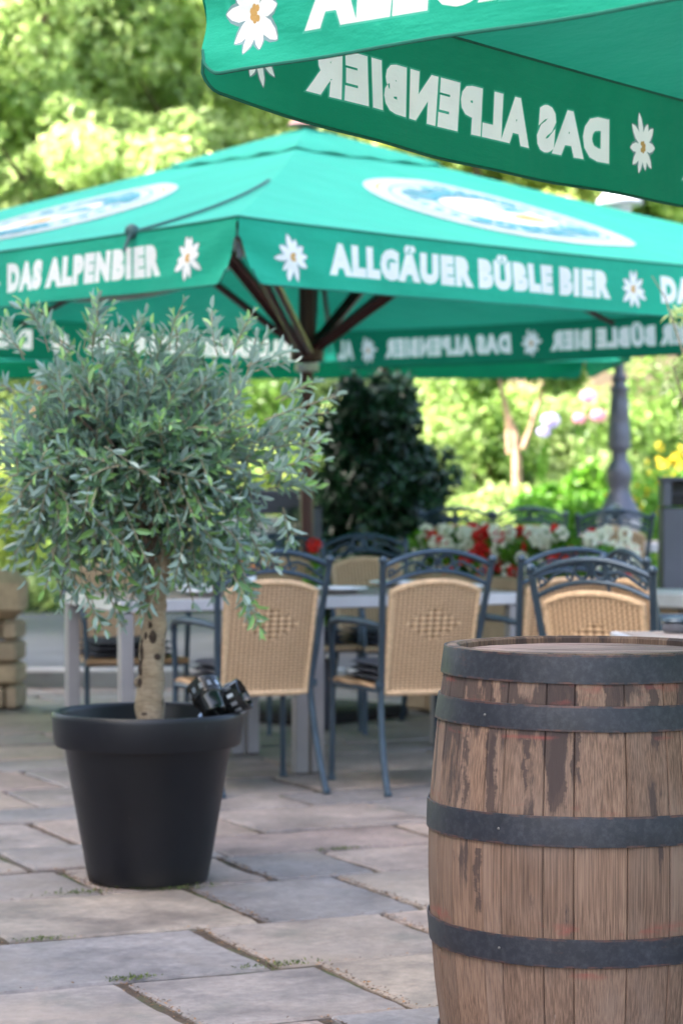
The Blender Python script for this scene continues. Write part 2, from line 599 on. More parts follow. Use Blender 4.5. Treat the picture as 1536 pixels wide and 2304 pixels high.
def joint_mat():
    t = NT('joint_soil')
    v = t.coords()
    n1 = t.noise(v, 2.6, 5, .6)
    n2 = t.noise(v, 60, 5, .7)
    c = t.ramp(n2, [(.3, (.030, .020, .014)), (.6, (.085, .055, .035)), (.75, (.20, .12, .06))])
    c = t.mix(t.ramp(n1, [(.52, 0.0), (.62, .8)]), c, (.055, .085, .022))
    t.base(c); t.set(.95); t.bump(n2, .8, .01)
    return t.m
M['joint'] = joint_mat()
M['asphalt'] = simple('asphalt', (.075, .080, .095), .85, 0, .2, 3, .5)
M['kerb'] = simple('kerb_stone', (.36, .34, .34), .8, 0, .15, 5, .3)
M['kerb_side'] = simple('kerb_side', (.20, .15, .11), .85, 0, .3, 5, .3)
M['earth'] = simple('garden_earth', (.045, .085, .020), .95, 0, .5, 2, .5)
M['farground'] = simple('ground_grass', (.05, .09, .03), .95, 0, .4, 1, .3)

def sandstone(name, a, b):
    t = NT(name)
    v = t.coords()
    tint = t.attr()
    n = t.noise(v, 9, 6, .65)
    c = t.mix(tint, a, b)
    c = t.mix(.7, c, t.ramp(n, [(.3, (.55, .55, .55)), (.7, (1.2, 1.2, 1.2))]), 'MULTIPLY')
    t.base(c); t.set(.85); t.bump(n, .8, .015)
    return t.m
M['sandstone'] = sandstone('sandstone', (.50, .36, .22), (.38, .27, .18))
M['ledge'] = simple('ledge_stone', (.55, .53, .50), .7, 0, .15, 5, .3)

def trunk_mat():
    t = NT('olive_bark')
    v = t.coords()
    n1 = t.noise(v, 16, 6, .6)
    c = t.ramp(n1, [(.3, (.15, .105, .065)), (.5, (.24, .175, .11)), (.72, (.40, .30, .19))])
    n2 = t.noise(t.coords((17, 17, 8)), 1.0, 4, .6)
    c = t.mix(t.ramp(n2, [(.575, 0.0), (.61, .93)]), c, (.030, .018, .014))
    n3 = t.noise(t.coords((30, 30, 120)), 1, 4, .6)
    c = t.mix(.3, c, t.ramp(n3, [(.4, (.25, .18, .12)), (.6, (.50, .40, .29))]))
    t.base(c); t.set(.75); t.bump(t.math('ADD', n1, n2), .6, .008)
    return t.m
M['olive_bark'] = trunk_mat()
M['knot'] = simple('bark_knot', (.055, .036, .025), .9, 0, .4, 60, .6)
M['olive_leaf'] = leafmat('olive_leaf', [(0, (.022, .046, .038)), (.35, (.060, .120, .090)), (.65, (.13, .25, .135)), (1, (.26, .46, .14))], (.26, .36, .33), .34, .25)
M['twig'] = simple('twig', (.22, .19, .13), .8)
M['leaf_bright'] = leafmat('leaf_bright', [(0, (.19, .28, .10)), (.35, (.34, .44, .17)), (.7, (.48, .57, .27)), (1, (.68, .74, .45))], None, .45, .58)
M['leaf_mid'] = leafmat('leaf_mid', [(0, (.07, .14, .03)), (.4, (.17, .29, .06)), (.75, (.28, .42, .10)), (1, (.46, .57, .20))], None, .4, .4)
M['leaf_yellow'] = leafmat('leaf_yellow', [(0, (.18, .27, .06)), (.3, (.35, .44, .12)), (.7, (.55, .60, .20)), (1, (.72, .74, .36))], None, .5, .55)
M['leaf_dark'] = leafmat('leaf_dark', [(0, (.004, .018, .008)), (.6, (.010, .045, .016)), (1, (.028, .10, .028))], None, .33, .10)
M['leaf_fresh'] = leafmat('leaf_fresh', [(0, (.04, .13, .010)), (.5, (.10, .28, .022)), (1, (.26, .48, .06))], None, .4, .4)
M['petal_red'] = leafmat('petal_red', [(0, (.55, .012, .012)), (1, (.85, .04, .03))], None, .5, .3)
M['petal_white'] = leafmat('petal_white', [(0, (.84, .82, .66)), (1, (.92, .91, .84))], None, .5, .3)
M['petal_pink'] = leafmat('petal_pink', [(0, (.70, .25, .42)), (1, (.88, .48, .62))], None, .5, .3)
M['petal_lilac'] = leafmat('petal_lilac', [(0, (.42, .36, .70)), (1, (.66, .60, .86))], None, .5, .3)
M['petal_yellow'] = leafmat('petal_yellow', [(0, (.80, .50, .01)), (1, (.92, .74, .05))], None, .5, .3)

# ------------------------------------------------------------------ the ground
PHI = R(25)
cu, su = math.cos(PHI), math.sin(PHI)
def uv2xy(u, v):
    return (u * cu - v * su, u * su + v * cu)
def xy2uv(x, y):
    return (x * cu + y * su, -x * su + y * cu)

def sheet(name, x0, x1, y0, y1, z, mat, nx=1, ny=1, zf=None):
    b = MB()
    vs, fs = [], []
    for j in range(ny + 1):
        for i in range(nx + 1):
            x = x0 + (x1 - x0) * i / nx; y = y0 + (y1 - y0) * j / ny
            vs.append((x, y, z if zf is None else zf(x, y)))
    for j in range(ny):
        for i in range(nx):
            a = j * (nx + 1) + i
            fs.append((a, a + 1, a + nx + 2, a + nx + 1))
    b.add(vs, fs)
    o = b.build(name, mat)
    tag(o, kind='structure')
    return o

sheet('ground', -150, 150, -60, 240, -.05, M['farground'])
sheet('patio_joints', -9, 9, -1, 14.30, -.012, M['joint'])
sheet('road', -14, 14, 14.46, 20.6, .095, M['asphalt'])

def build_patio():
    b = MB()
    rows = [7.30, 6.83, 6.18, 5.60, 5.03, 4.42, 3.9, 3.3, 2.8, 2.1, 1.5, .9, .2, -.5, -1.2, -2, -2.6, -3.2, -4]
    rows = rows[::-1]
    r_ = random.Random(5)
    v = 7.30
    for d in (.47, .58, .36, .52, .62, .4, .55, .5, .38, .6, .5, .44, .56, .4, .6, .5, .5, .42, .6, .5, .4, .5, .6, .5):
        v += d; rows.append(v)
    known = {5.03: [1.2, 2.01, 2.54 + .72], 4.42: [1.5, 2.3, 3.1], 5.60: [1.62, 2.44, 2.97 + .03, 3.7], 6.18: [1.90, 2.66, 3.15, 3.9], 6.83: [1.75, 2.41, 2.96, 3.33, 4.1]}
    known[5.03] = [1.25, 2.01, 2.54, 3.3]
    def slab(u0, u1, v0, v1):
        cx, cy = uv2xy((u0 + u1) / 2, (v0 + v1) / 2)
        if abs(cx) > 7.5 or cy < -.5 or cy > 14.6:
            return
        g = .008 + r_.random() * .006
        jit = lambda a: r_.uniform(-a, a)
        c = [(u0 + g + jit(.008), v0 + g + jit(.008)), (u1 - g + jit(.008), v0 + g + jit(.008)), (u1 - g + jit(.008), v1 - g + jit(.008)), (u0 + g + jit(.008), v1 - g + jit(.008))]
        pts = []
        for k in range(4):
            a, d = c[k], c[(k + 1) % 4]
            ln = math.hypot(d[0] - a[0], d[1] - a[1])
            n = max(3, int(ln / .05))
            nx_, ny_ = -(d[1] - a[1]) / ln, (d[0] - a[0]) / ln
            wv = jit(.008)
            for i in range(n):
                t = i / n
                off = wv * math.sin(pi * t) + (jit(.0035) if i else .006)
                pts.append((a[0] + (d[0] - a[0]) * t + nx_ * off, a[1] + (d[1] - a[1]) * t + ny_ * off))
        mu, mv = (u0 + u1) / 2, (v0 + v1) / 2
        z = jit(.0025); tx, ty = jit(.004), jit(.004)
        N = len(pts)
        vs = []
        for (ins, dz) in ((0, -.03), (0, -.006), (.007, 0)):
            for (u, v_) in pts:
                du, dv = mu - u, mv - v_
                l_ = math.hypot(du, dv)
                uu, vv = u + du / l_ * ins * 1.3, v_ + dv / l_ * ins * 1.3
                x, y = uv2xy(uu, vv)
                vs.append((x, y, z + dz + tx * (uu - mu) * 2 + ty * (vv - mv) * 2))
        fs = []
        for k in range(2):
            for i in range(N):
                j = (i + 1) % N
                fs.append((k * N + i, k * N + j, (k + 1) * N + j, (k + 1) * N + i))
        fs.append(tuple(2 * N + i for i in range(N)))
        b.add(vs, fs, 0, False, r_.random())
    for i in range(len(rows) - 1):
        v0, v1 = rows[i], rows[i + 1]
        ks = known.get(v0)
        us = []
        u = -14 + r_.random()
        while u < 16:
            us.append(u)
            u += r_.choice((.42, .55, .68, .8, .95, .6))
        if ks:
            us = [q for q in us if q < ks[0] - .4] + ks + [q for q in us if q > ks[-1] + .4]
        for a, d in zip(us[:-1], us[1:]):
            if v1 - v0 > .5 and d - a < .6 and r_.random() < .25 and not ks:
                vm = (v0 + v1) / 2 + r_.uniform(-.05, .05)
                slab(a, d, v0, vm); slab(a, d, vm, v1)
            else:
                slab(a, d, v0, v1)
    o = b.build('patio_paving', M['slab'], autosmooth=False)
    tag(o, kind='structure')
build_patio()

# kerb between patio and road
b = MB()
x = -9.0
while x < 9:
    L = random.uniform(.8, 1.1)
    b.box((x + L / 2, 14.38, .035), (L - .012, .155, .15), bev=.012, tint=random.random())
    x += L
tag(b.build('kerb', M['kerb']), kind='structure')

# hillside behind the garden
def hill(x, y):
    if y < 20.5: return .085
    if y < 24: return .09 + (y - 20.5) * .16
    if y < 27: return .65 + (y - 24) * .55
    return 2.3 + (y - 27) * .62 + .3 * math.sin(x * .6)
sheet('hillside', -22, 22, 20.6, 46, 0, M['earth'], 44, 40, hill)

# moss and crumbs in the joints: nobody could count them
def litter():
    pos, ax, nr, L, W, T = [], [], [], [], [], []
    r_ = random.Random(3)
    seams_v = [4.42, 5.03, 5.60, 6.18, 6.83, 7.30, 7.77, 8.35]
    pos2 = []
    spots = [(2.01, 5.03, 5.60), (2.54, 5.03, 5.60), (2.44, 5.60, 6.18), (3.0, 5.60, 6.18), (2.66, 6.18, 6.83), (3.15, 6.18, 6.83), (2.41, 6.83, 7.30), (2.96, 6.83, 7.30), (2.3, 4.42, 5.03)]
    for _ in range(1900):
        if r_.random() < .62:
            s = r_.choice(spots)
            u = s[0] + r_.gauss(0, .012); v = r_.uniform(s[1], s[2])
        else:
            u = r_.uniform(.5, 5); v = r_.choice(seams_v) + r_.gauss(0, .010)
        x, y = uv2xy(u, v)
        pos.append((x, y, .001 + r_.random() * .003)); a = r_.random() * 2 * pi
        ax.append((math.cos(a), math.sin(a), r_.uniform(0, .35))); nr.append((r_.gauss(0, .3), r_.gauss(0, .3), 1))
        L.append(r_.uniform(.004, .014)); W.append(r_.uniform(.003, .007)); T.append(r_.random())
    m = leafmat('dry_litter', [(0, (.035, .022, .014)), (.6, (.11, .060, .030)), (1, (.36, .19, .08))], None, .8, .1)
    o = leaf_mesh('joint_litter', m, np.array(pos), np.array(ax), np.array(nr), np.array(L), np.array(W), np.array(T), kind='q')
    tag(o, 'dry brown leaf crumbs lying in the paving joints', 'leaf litter', kind='stuff')
    pos, ax, nr, L, W, T = [], [], [], [], [], []
    ms = [(2.66, 6.80, .05), (2.60, 6.86, .04), (2.44, 5.62, .045), (2.98, 5.62, .03), (2.35, 6.86, .05), (2.05, 5.62, .03), (2.0, 6.2, .03), (3.12, 5.02, .07), (3.0, 5.03, .06), (3.4, 7.3, .04), (1.7, 6.83, .05), (2.0, 7.3, .04)]
    for (u0, v0, s) in ms:
        for _ in range(110):
            u = u0 + r_.gauss(0, s * 1.2); v = v0 + r_.gauss(0, s * .4)
            x, y = uv2xy(u, v)
            pos.append((x, y, .0)); a = r_.random() * 2 * pi
            ax.append((math.cos(a) * .7, math.sin(a) * .7, r_.uniform(.3, 1.2))); nr.append((r_.gauss(0, .5), r_.gauss(0, .5), 1))
            L.append(r_.uniform(.005, .014)); W.append(r_.uniform(.003, .006)); T.append(r_.random())
    m = leafmat('moss', [(0, (.03, .05, .015)), (.5, (.09, .12, .03)), (1, (.18, .22, .07))], None, .7, .3)
    o = leaf_mesh('moss', m, np.array(pos), np.array(ax), np.array(nr), np.array(L), np.array(W), np.array(T), kind='q')
    tag(o, 'green moss tufts growing in the paving joints', 'moss', kind='stuff')
litter()

# house-shaped sun blocker added off frame left, to keep the terrace in shade
def extra():
    root = thing('terrace_shade_block', 'unseen house-shaped block added left of the frame to shade the terrace', 'sun_blocker', (-9, 3, 0))
    b = MB(); b.box((-4, 0, 7.5), (8, 22, 15.2)); b.build('wall', simple('shade_block_plaster', (.62, .56, .46), .9, 0, .1, 1.5, .2), root)
    b = MB()
    b.add([(.4, -11.4, 15), (.4, 11.4, 15), (-4, 11.4, 18), (-4, -11.4, 18), (-8.4, -11.4, 15), (-8.4, 11.4, 15)], [(0, 1, 2, 3), (3, 2, 5, 4), (0, 3, 4), (1, 5, 2), (0, 4, 5, 1)], 0, False)
    b.build('roof', M['roof'], root)
    for fl in range(4):  # windows and frames that dress the added block
        for k in range(6):
            b = MB(); yy = -9 + k * 3.6; zz = 1.9 + fl * 3.5
            b.box((.02, yy, zz), (.06, 1.1, 1.5)); wd = b.build('window', M['dark_slot'], root)
            b = MB()
            b.box((.05, yy, zz - .80), (.14, 1.3, .08)); b.box((.05, yy, zz + .78), (.10, 1.25, .06)); b.box((.05, yy - .58, zz), (.10, .07, 1.5)); b.box((.05, yy + .58, zz), (.10, .07, 1.5)); b.box((.055, yy, zz), (.06, .06, 1.44))
            b.build('frame', M['china'], wd)
extra()

# ------------------------------------------------------------------ umbrellas
CAP = 1.0
_txt = {}
def text_tris(s, off=.028):
    key = (s, off)
    if key in _txt: return _txt[key]
    c = bpy.data.curves.new('t', 'FONT')
    c.body = s; c.size = 1.0; c.offset = off; c.fill_mode = 'FRONT'; c.resolution_u = 3; c.space_character = 1.24; c.space_word = .6
    o = bpy.data.objects.new('t', c); col.objects.link(o)
    bpy.context.view_layer.update()
    me = bpy.data.meshes.new_from_object(o)
    vs = [tuple(v.co) for v in me.vertices]; fs = [tuple(p.vertices) for p in me.polygons]
    bpy.data.objects.remove(o); bpy.data.meshes.remove(me); bpy.data.curves.remove(c)
    _txt[key] = (vs, fs)
    return _txt[key]
TXT_O = .083
capv, _ = text_tris('H', TXT_O)
CAPH = max(v[1] for v in capv)
CAPB = min(v[1] for v in capv)

class Umbrella:
    def __init__(s, name, label, corners, ztop, zbots, peak, layouts, hub_z, cap=.112, emblem=True, foot=(0, 0, 0), gap=.05, detail=True, group=None, qc=.45):
        """corners CCW (x,y); z values are heights above the ground."""
        s.c = [Vector((p[0], p[1], 0)) for p in corners]
        s.ztop, s.zb, s.peak = ztop, zbots, Vector(peak)
        s.root = thing(name, label, 'parasol', foot, 0, group)
        s.o = Vector(foot)
        s.gap = gap; s.qc = qc
        s.len = [(s.c[(i + 1) % 4] - s.c[i]).length for i in range(4)]
        s.build(layouts, hub_z, cap, emblem, detail)
    def edge(s, i, t):
        a, b = s.c[i], s.c[(i + 1) % 4]
        p = a.lerp(b, t / s.len[i])
        q = t / s.len[i]
        p = p.copy(); p.z = s.ztop - .030 * math.sin(pi * min(max(q, 0), 1)) ** .8
        return p
    def outn(s, i):
        d = (s.c[(i + 1) % 4] - s.c[i]).normalized()
        return Vector((d.y, -d.x, 0))
    def val(s, i, t, h, off=0.0):
        e = s.edge(i, t)
        zb = s.zb(i, t)
        z = zb + (e.z - zb) * h
        n = s.outn(i)
        L = s.len[i]
        near = math.exp(-t / .22) + math.exp(-(L - t) / .22)
        fold = (.010 * math.sin(t * 5.3 + i * 2) + .006 * math.sin(t * 13.1 + i)) * (1 - h) + .012 * (1 - h) - .02 * near * (1 - h) * h
        dl, dr_ = t, L - t
        fold += .016 * (math.exp(-dl / .30) * math.sin(15 * (dl + .5 * h)) + math.exp(-dr_ / .30) * math.sin(15 * (dr_ + .5 * h) + .6)) * (1 - h) * min(1, 4 * h + .35)
        p = e + n * (fold + off + .004)
        p.z = z
        return p - s.o
    def build(s, layouts, hub_z, cap, emblem, detail):
        root = s.root
        # canopy: one sheet with four slightly hollow sides
        b = MB()
        for i in range(4):
            nu, nq = 20, 12
            vs, fs = [], []
            for j in range(nq + 1):
                q = j / nq
                for k in range(nu + 1):
                    t = s.len[i] * k / nu
                    e = s.edge(i, t)
                    p = e.lerp(s.peak, q)
                    mid = 1 - abs(2 * k / nu - 1)
                    a = (k / nu * 2) % 1.0
                    hollow = math.sin(pi * a) * .035 * (1 - q) * (4 * q * (1 - q) * .6 + .4)
                    p.z -= hollow if q > 0 else 0
                    p.z -= .03 * math.sin(pi * q)
                    vs.append(p - s.o)
            for j in range(nq):
                for k in range(nu):
                    a = j * (nu + 1) + k
                    fs.append((a, a + 1, a + nu + 2, a + nu + 1))
            b.add(vs, fs)
        b.build('canopy', M['green'], root, autosmooth=False)
        # vent tier over the top
        b = MB()
        for i in range(4):
            vs, fs = [], []
            nu = 16
            for (q, dz) in ((.80, .008), (.83, .020), (1.0, .030)):
                for k in range(nu + 1):
                    e = s.edge(i, s.len[i] * k / nu)
                    p = e.lerp(s.peak, q); p.z += dz + (.006 * math.cos(k * 2 * pi / 4) if q < .82 else 0)
                    p.z -= .03 * math.sin(pi * q)
                    vs.append(p - s.o)
            for j in range(2):
                for k in range(nu):
                    a = j * (nu + 1) + k
                    fs.append((a, a + 1, a + nu + 2, a + nu + 1))
            b.add(vs, fs)
        b.build('canopy_vent', M['green'], root, autosmooth=False)
        b = MB()
        pk = s.peak - s.o
        b.lathe([(.10, .035), (.085, .055), (.05, .07), (.02, .085), (.0, .09)], pk, 16, cap=False)
        b.build('finial', simple('finial_' + root.name, (.55, .28, .25), .5), root)
        # valances
        for i in range(4):
            L = s.len[i]
            def bound(h):
                return s.gap * math.sqrt(max(0, (.72 - h) / .72)) * 1.2 + .003
            H = s.ztop - .03 - s.zb(i, L / 2)
            def low(t):          # lowest h at t: the lower corners are rounded
                d = min(t, L - t) - bound(0)
                q_ = min(1, max(0, 1 - d / .05))
                return .22 * (1 - math.sqrt(max(0, 1 - q_ * q_)))
            # everything printed on this side, as faces in (t, z) space
            V2, F2, src = [], [], []
            def addf(vs, fs, key):
                o = len(V2); V2.extend(vs)
                for f in fs:
                    ar = sum(vs[f[k - 1]][0] * vs[f[k]][1] - vs[f[k]][0] * vs[f[k - 1]][1] for k in range(len(f)))
                    if abs(ar) < 1e-9: continue
                    g = [k + o for k in f]
                    F2.append(g if ar > 0 else g[::-1]); src.append(key)
            nfl = 0
            for (kind, t0, t1) in layouts.get(i, []):
                if kind == 'F':
                    nfl += 1
                    cx, R0 = t0, t1
                    cz = .47 * H
                    rr = random.Random(int(t0 * 100) + i)
                    n_p = 10
                    for q in range(n_p):
                        a = 2 * pi * q / n_p + rr.uniform(-.16, .16)
                        rl = R0 * rr.uniform(.80, 1.18); wd = R0 * rr.uniform(.14, .19)
                        for (mi, kx, kw) in ((1, 1.04, 1.45), (0, 1.0, 1.0)):
                            prof = [(0, .3), (.25, .7), (.55, 1.0), (.8, .72), (.95, .25)]
                            poly = [(u_ * rl * kx, w_ * wd * kw) for (u_, w_) in prof] + [(rl * kx, 0)] + [(u_ * rl * kx, -w_ * wd * kw) for (u_, w_) in prof[::-1]]
                            P = [(cx + math.cos(a) * u_ - math.sin(a) * w_, cz + math.sin(a) * u_ + math.cos(a) * w_) for (u_, w_) in poly]
                            addf(P[::-1], [list(range(len(P)))], ('F', nfl, mi))
                    for q in range(7):
                        a = 2 * pi * q / 7
                        x0, z0 = (math.cos(a) * R0 * .14, math.sin(a) * R0 * .14) if q else (0, 0)
                        P = [(cx + x0 + math.cos(z) * R0 * .08, cz + z0 + math.sin(z) * R0 * .08) for z in [2 * pi * w_ / 8 for w_ in range(8)]]
                        addf(P, [list(range(8))], ('F', nfl, 2))
                else:
                    base_v, _ = text_tris(kind, TXT_O)
                    x0 = min(v[0] for v in base_v); x1 = max(v[0] for v in base_v)
                    kx = (t1 - t0) / (x1 - x0); kz = cap / (CAPH - CAPB)
                    for (mi, off) in ((1, TXT_O + .03), (0, TXT_O)):
                        vs0, fs0 = text_tris(kind, off)
                        addf([(t0 + (v[0] - x0) * kx, .25 * H + (v[1] - CAPB) * kz) for v in vs0], [list(f) for f in fs0], ('T', int(t0 * 1000), mi))
            nu, nh = 90, 9
            edge_pts = []
            tin = [0, .006, .014, .024, .036]
            ts = [bound(0) + q for q in tin] + [bound(0) + .05 + (L - 2 * bound(0) - .10) * k / (nu - 10) for k in range(nu - 9)] + [L - bound(0) - q for q in tin[::-1]]
            for t in ts: edge_pts.append((t, low(t) * H))
            hs_ = [.24, .30, .36, .42, .48, .54, .60, .65, .69, .72, .8, .9, 1.0]
            up_r = [(L - bound(h), h * H) for h in hs_]
            tp = [(t, H) for t in ts[::-1]]
            up_l = [(bound(h), h * H) for h in hs_[::-1]]
            outl = edge_pts + up_r + tp + up_l
            o = len(V2)
            E2 = [(o + k, o + (k + 1) % len(outl)) for k in range(len(outl))]
            cnt = {}
            for f, key in zip(F2, src):
                for k in range(len(f)):
                    e = (min(f[k - 1], f[k]), max(f[k - 1], f[k])); cnt[e] = cnt.get(e, 0) + 1
            E2 += [e for e, c_ in cnt.items() if c_ == 1]
            V2.extend(outl)
            for k in range(1, nu):
                for h in range(1, nh):
                    V2.append((ts[k], h / nh * H))
            from mathutils.geometry import delaunay_2d_cdt
            cv, ce, cf, _, _, of = delaunay_2d_cdt([Vector(p) for p in V2], E2, [], 0, 1e-5, False)
            CX = np.array([[cv[k].x for k in f[:3]] for f in cf]).mean(1); CZ = np.array([[cv[k].y for k in f[:3]] for f in cf]).mean(1)
            best = np.full(len(cf), -1); bp = np.zeros(len(cf))
            prio = {('T', 0): 5, ('T', 1): 2, ('F', 0): 6, ('F', 1): 3, ('F', 2): 8}
            for q, f in enumerate(F2):
                pr_ = prio[(src[q][0], src[q][2])]
                px_ = [V2[k][0] for k in f]; pz_ = [V2[k][1] for k in f]
                cand = np.where((CX >= min(px_)) & (CX <= max(px_)) & (CZ >= min(pz_)) & (CZ <= max(pz_)) & (bp < pr_))[0]
                if not len(cand): continue
                x_, z_ = CX[cand], CZ[cand]
                ins = np.zeros(len(cand), bool)
                for k in range(len(f)):
                    xa, za, xb, zb_ = px_[k - 1], pz_[k - 1], px_[k], pz_[k]
                    cr = (za > z_) != (zb_ > z_)
                    if zb_ != za: ins ^= cr & (x_ < (xb - xa) * (z_ - za) / (zb_ - za) + xa)
                hit = cand[ins]; best[hit] = q; bp[hit] = pr_
            buckets = {}
            for n_, f in enumerate(cf):
                cx, cz = CX[n_], CZ[n_]
                hh = cz / H
                if cz < low(cx) * H - 1e-6 or cx < bound(hh) or cx > L - bound(hh): continue
                sk = src[best[n_]] if best[n_] >= 0 else None
                buckets.setdefault('V' if sk is None else (sk[0], sk[1]), []).append((f, 0 if sk is None else sk[2]))
            cache = {}
            def vp(k):
                if k not in cache: cache[k] = tuple(s.val(i, cv[k].x, cv[k].y / H))
                return cache[k]
            def mk(key, name, mats, par):
                b = MB(); idx = {}
                for f, mi in buckets[key]:
                    g = []
                    for k in f:
                        if k not in idx:
                            idx[k] = len(b.v); b.v.append(vp(k))
                        g.append(idx[k])
                    b.f.append(tuple(g)); b.mi.append(mi); b.sm.append(True); b.t.append(.5)
                return b.build(name, mats, par, autosmooth=False)
            val = mk('V', 'valance', M['green_valance'], root)
            for key in [k for k in buckets if k[0] == 'T']: mk(key, 'printed_lettering', [M['white_print'], M['print_edge']], val)
            for q in range(1, nfl + 1):
                mk(('F', q), 'edelweiss_print', [M['white_print'], M['print_shadow'], M['print_gold']], val)
            hb = MB()
            hb.tube([s.val(i, t, low(t) + .002) for t in ts], .0035, 6)
            hb.tube([s.val(i, L * k / 60, 1.0) for k in range(61)], .0045, 6)
            hb.build('hem', M['hem'], val)
        # oval emblems on each side, printed through
        if emblem:
            for i in range(4):
                L = s.len[i]
                e0 = s.edge(i, L * .48)
                d = (s.c[(i + 1) % 4] - s.c[i]).normalized()
                up = (s.peak - s.edge(i, L / 2)); SL = up.length; up.normalize()
                C0 = s.edge(i, L * .49)
                def EP(a, bb, off):
                    # point on the canopy surface
                    tq = bb / SL
                    base_t = L / 2 + (a) / max(1 - tq, .15)
                    e = s.edge(i, base_t)
                    p = e.lerp(s.peak, tq)
                    aa = (base_t / L * 2) % 1.0
                    p.z -= math.sin(pi * aa) * .035 * (1 - tq) * (4 * tq * (1 - tq) * .6 + .4)
                    p.z -= .03 * math.sin(pi * tq)
                    p.z += off
                    return p - s.o
                a0, b0 = -.12, SL * .385
                def ring(r0, r1, mi, off, fb, n=48, m=4, cx=0, cy=0, squash=1):
                    for sgn in (1, -1):
                        vs, fs = [], []
                        for j in range(m + 1):
                            r = r0 + (r1 - r0) * j / m
                            for k in range(n):
                                an = 2 * pi * k / n
                                vs.append(EP(a0 + cx + r * math.cos(an), b0 + cy + r * squash * math.sin(an), sgn * off))
                        for j in range(m):
                            for k in range(n):
                                k2 = (k + 1) % n
                                f = (j * n + k, j * n + k2, (j + 1) * n + k2, (j + 1) * n + k)
                                fs.append(f)
                        fb.add(vs, fs, mi, True)
                fb = MB()
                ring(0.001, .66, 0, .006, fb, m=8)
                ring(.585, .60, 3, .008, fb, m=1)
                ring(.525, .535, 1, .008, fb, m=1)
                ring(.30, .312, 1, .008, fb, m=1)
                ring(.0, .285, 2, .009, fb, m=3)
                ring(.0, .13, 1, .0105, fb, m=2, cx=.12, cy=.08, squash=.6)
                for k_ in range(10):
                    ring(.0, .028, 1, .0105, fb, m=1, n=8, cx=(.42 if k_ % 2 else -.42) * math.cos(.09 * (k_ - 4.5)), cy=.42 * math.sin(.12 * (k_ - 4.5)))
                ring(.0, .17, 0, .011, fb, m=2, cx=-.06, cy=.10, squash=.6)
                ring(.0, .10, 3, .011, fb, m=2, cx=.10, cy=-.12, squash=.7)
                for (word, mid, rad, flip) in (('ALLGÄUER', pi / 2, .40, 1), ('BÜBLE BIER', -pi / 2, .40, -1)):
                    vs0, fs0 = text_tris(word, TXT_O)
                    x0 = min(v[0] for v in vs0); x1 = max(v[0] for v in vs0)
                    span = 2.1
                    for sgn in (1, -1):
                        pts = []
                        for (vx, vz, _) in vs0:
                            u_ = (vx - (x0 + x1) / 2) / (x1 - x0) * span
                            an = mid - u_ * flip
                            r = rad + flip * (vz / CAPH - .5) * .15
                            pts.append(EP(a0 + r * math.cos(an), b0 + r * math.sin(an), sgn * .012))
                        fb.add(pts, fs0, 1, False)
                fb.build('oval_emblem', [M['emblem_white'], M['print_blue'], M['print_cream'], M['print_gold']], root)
        # frame
        pxy = Vector((s.peak.x, s.peak.y, 0)) - Vector((s.o.x, s.o.y, 0))
        b = MB()
        top = s.peak.z - .02
        b.tube([pxy + Vector((0, 0, .02)), pxy + Vector((0, 0, hub_z))], .034, 16)
        b.tube([pxy + Vector((0, 0, hub_z)), pxy + Vector((0, 0, top))], .042, 16)
        b.build('pole', M['pole'], root)
        b = MB()
        b.lathe([(.045, -.05), (.062, -.045), (.062, -.005), (.045, 0)], pxy + Vector((0, 0, hub_z)), 20)
        b.build('collar', M['pole_bracket'], root)
        if detail:
            b = MB()
            b.lathe([(.05, .0), (.085, .01), (.085, .07), (.05, .08)], pxy + Vector((0, 0, hub_z)), 20)
            b.build('hub', M['pole'], root)
            for i in range(4):
                for mid in (0, 1):
                    e = s.edge(i, s.len[i] * .5) if mid else s.edge(i, 0)
                    e.z -= .02
                    inner = s.peak - Vector((0, 0, .08))
                    b = MB()
                    pts = [e.lerp(inner, q) - s.o for q in (.012, .25, .5, .75, .98)]
                    for p_, q in zip(pts, (.012, .25, .5, .75, .98)):
                        p_.z -= .03 * math.sin(pi * q) + .02
                    b.tube(pts, .017, 8)
                    b.build('rib', M['pole'], root)
                    q = (.47 if i == 0 else .68) if mid else (s.qc if i == 0 else .72)
                    end = e.lerp(inner, q) - s.o; end.z -= .05 + .03 * math.sin(pi * q)
                    st = pxy + Vector((0, 0, hub_z + .04))
                    dr = (end - st).normalized(); sd_ = dr.cross(Vector((0, 0, 1))).normalized() * .024
                    b = MB()
                    b.tube([st + sd_, end + sd_], .019, 8); b.tube([st - sd_, end - sd_], .019, 8)
                    b.build('strut', M['pole'], root)
            for i in range(4):
                e = s.edge(i, 0) - s.o
                b = MB(); dirc = (pxy + Vector((0, 0, e.z)) - e).normalized()
                b.box(e + dirc * .06 + Vector((0, 0, -.06)), (.035, .03, .045), (0, 0, math.atan2(dirc.y, dirc.x)), bev=.006)
                b.tube([e + dirc * .05 + Vector((0, 0, -.09)), e + dirc * .05 + Vector((0, 0, -.15))], .008, 8)
                b.build('rib_end_fitting', M['lamp_metal'], root)

A1, B1, A2 = 'ALLGÄUER BÜBLE BIER', 'DAS ALPENBIER', 'F'
